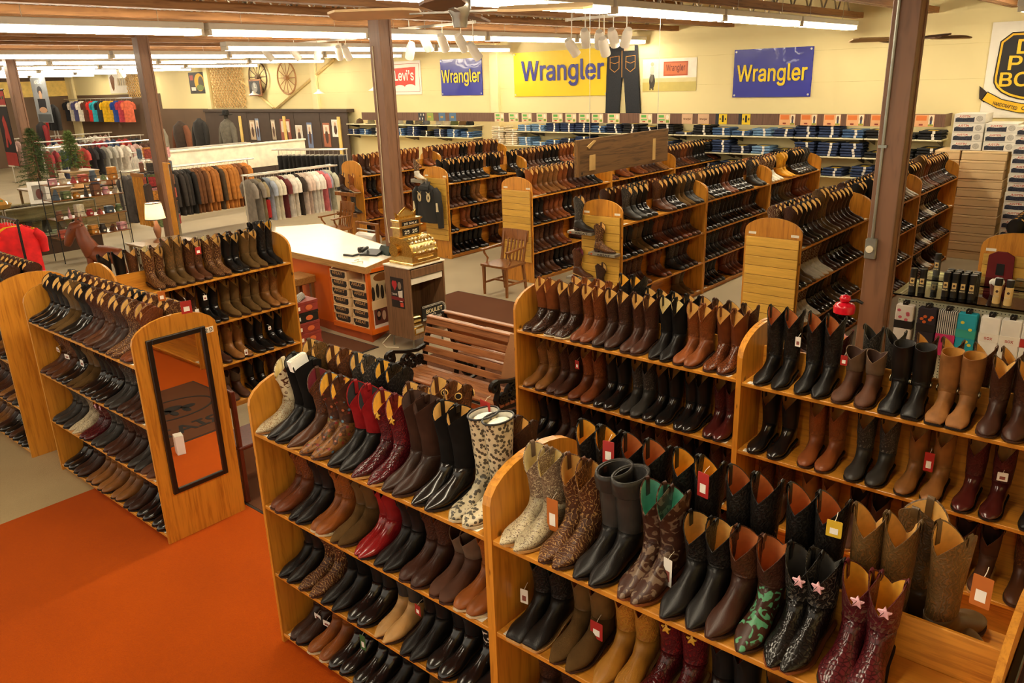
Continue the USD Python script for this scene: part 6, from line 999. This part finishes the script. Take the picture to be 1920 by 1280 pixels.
rr = thing('clothes_rail', 'short rail of red shirts beside the left-edge rack', 'clothes rail', (-11.2, 3.25, 0)); put(rr, 'top_tube', MB().tube([(0, 0, 1.60), (.8, 0, 1.60)], .016, 8), dk)
for x in (.02, .78): put(rr, 'upright', MB().tube([(x, 0, 0), (x, 0, 1.6)], .015, 8), dk); put(rr, 'foot_bar', MB().tube([(x, -.25, .02), (x, .25, .02)], .016, 8), dk)
for k in range(6): hang('s', 'd8181c' if k != 4 else 'e0a80c', f'{"bright red" if k != 4 else "yellow"} shirt, {ORD[k]} from left on the short rail', (-11.05+k*.10, 3.25, 1.51), 90+rng.uniform(-6, 6), 'red shirts on the short rail')
stand('long wooden table with folded hats and blankets beyond the cases', -19.9, 6.9, .8, 1.6, .9)
for k, (c, w) in enumerate((('6a5a4a', 'grey'), ('c8a070', 'tan'), ('3a3440', 'dark'), ('8a5a3a', 'brown'))):
    goods('western_hat', f'{w} western hat on the long wooden table beyond the cases', 'hat', [('brim', MB().lathe([(0, 0), (.18, .015), (.2, .03), (.1, .02)], n=18), M(c, .85)), ('crown', MB().lathe([(.10, .015), (.095, .09), (.075, .135), (.03, .12), (0, .125)], n=16), M(c, .85))], (-19.5, 7.15+k*.36, .902), 0)
# ---------------------------------------------------------------- price tags hanging from boots
TC = dict(red='a8241e', white='ece6da', yellow='d8b020', orange='b8641c', green='3f6a3a')
for c, x, y, z, fx, w, h, where in (
    ('red', -1.467, 2.215, 1.679, 'y', .04, .085, 'a black yellow-lined boot, right front rack, back top row'), ('red', -1.083, 2.215, 1.671, 'y', .04, .085, 'a middle boot, right front rack, back row'), ('yellow', -.645, 2.215, 1.666, 'y', .04, .05, 'the last black boot of the right front rack back row'), ('orange', -.24, 2.20, 1.630, 'y', .045, .09, 'the sideways olive boot at the right front rack end'),
    ('red', -3.036, 4.185, 1.099, 'y', .03, .055, 'a cocoa boot, second shelf, rack by bench'), ('white', -1.514, 4.165, 1.565, 'y', .025, .05, 'the first black boot at the right-edge rack top'), ('red', -1.259, 4.165, 1.509, 'y', .03, .05, 'the slouching work boot at the right-edge rack'), ('red', -.784, 4.165, 1.05, 'y', .04, .10, 'a boot on the second shelf of the right-edge rack'), ('white', -.455, 4.165, 1.07, 'y', .04, .04, 'a tan boot far along the right-edge second shelf'),
    ('red', -4.68, 2.29, 1.70, 'x', .06, .075, 'the stitched brown boot behind the mirror top, back row'), ('orange', -4.99, 2.29, 1.725, 'x', .04, .06, 'a back row boot left of the mirror top'), ('white', -6.68, 2.165, 1.054, 'y', .06, .03, 'the second brown boot, mirror rack second shelf'), ('white', -6.517, 2.165, 1.029, 'y', .06, .03, 'the third brown boot, mirror rack second shelf'), ('white', -6.237, 2.165, 1.034, 'y', .05, .045, 'the dark boot in the mirror rack second shelf'),
    ('white', -3.309, 2.075, .165, 'y', .05, .03, 'the left cognac boot on the left front bottom shelf'), ('white', -3.228, 2.075, .158, 'y', .05, .03, 'the right cognac boot on the left front bottom shelf'), ('green', -2.883, 2.055, .22, 'y', .035, .085, 'a black boot low in the left front rack'), ('red', -2.446, 2.075, .614, 'y', .035, .05, 'a black boot, third shelf, left front rack'), ('red', -2.078, 2.215, 1.70, 'y', .06, .06, 'a back row boot behind the spotted rain boots'),
    ('red', -1.421, 2.075, 1.001, 'y', .05, .07, 'the mustard boot, second shelf, right front rack'), ('white', -1.833+.06, 2.07, .998, 'y', .03, .06, 'the square-toed black boot, right front second shelf'), ('orange', -1.62, 2.07, 1.43, 'y', .045, .13, 'the cream glitter boot, right front top shelf'), ('white', -1.126, 2.07, 1.387, 'y', .03, .10, 'the turquoise-lined boot, right front top shelf'),
    ('white', -6.655, 3.35, 1.083, 'x', .03, .05, 'a boot nearest on the counter-facing second shelf'), ('white', -6.655, 3.445, 1.196, 'x', .03, .04, 'a dark boot on the counter-facing second shelf'), ('red', -6.655, 3.45, 1.628, 'x', .05, .06, 'a top shelf boot on the counter-facing rack'), ('white', -6.655, 3.77, .58, 'x', .03, .05, 'a third shelf boot on the counter-facing rack'), ('white', -6.655, 4.055, .748, 'x', .03, .03, 'a black boot far along the counter-facing third shelf')):
    t = thing('price_tag', f'{c} hanging price tag on {where}', 'price tag', (x, y, z), (90 if fx == 'x' else 0)+rng.uniform(-12, 12))
    put(t, 'card', MB().prism(sg.box(-w/2, -h/2, w/2, h/2).buffer(.003), -.0015, 0, 'y'), M(TC[c], .5)); put(t, 'printed_panel', MB().prism(sg.box(-w*.3, -h*.35, w*.3, h*.05), -.0022, -.0015, 'y'), M('f0ebe0' if c != 'white' else '8a4a40', .5))
    put(t, 'string', MB().tube([(0, -.001, h/2), (.003, .008, h/2+.014), (0, .03, h/2+.018)], .0012, 4), M('d8d0bc', .7))
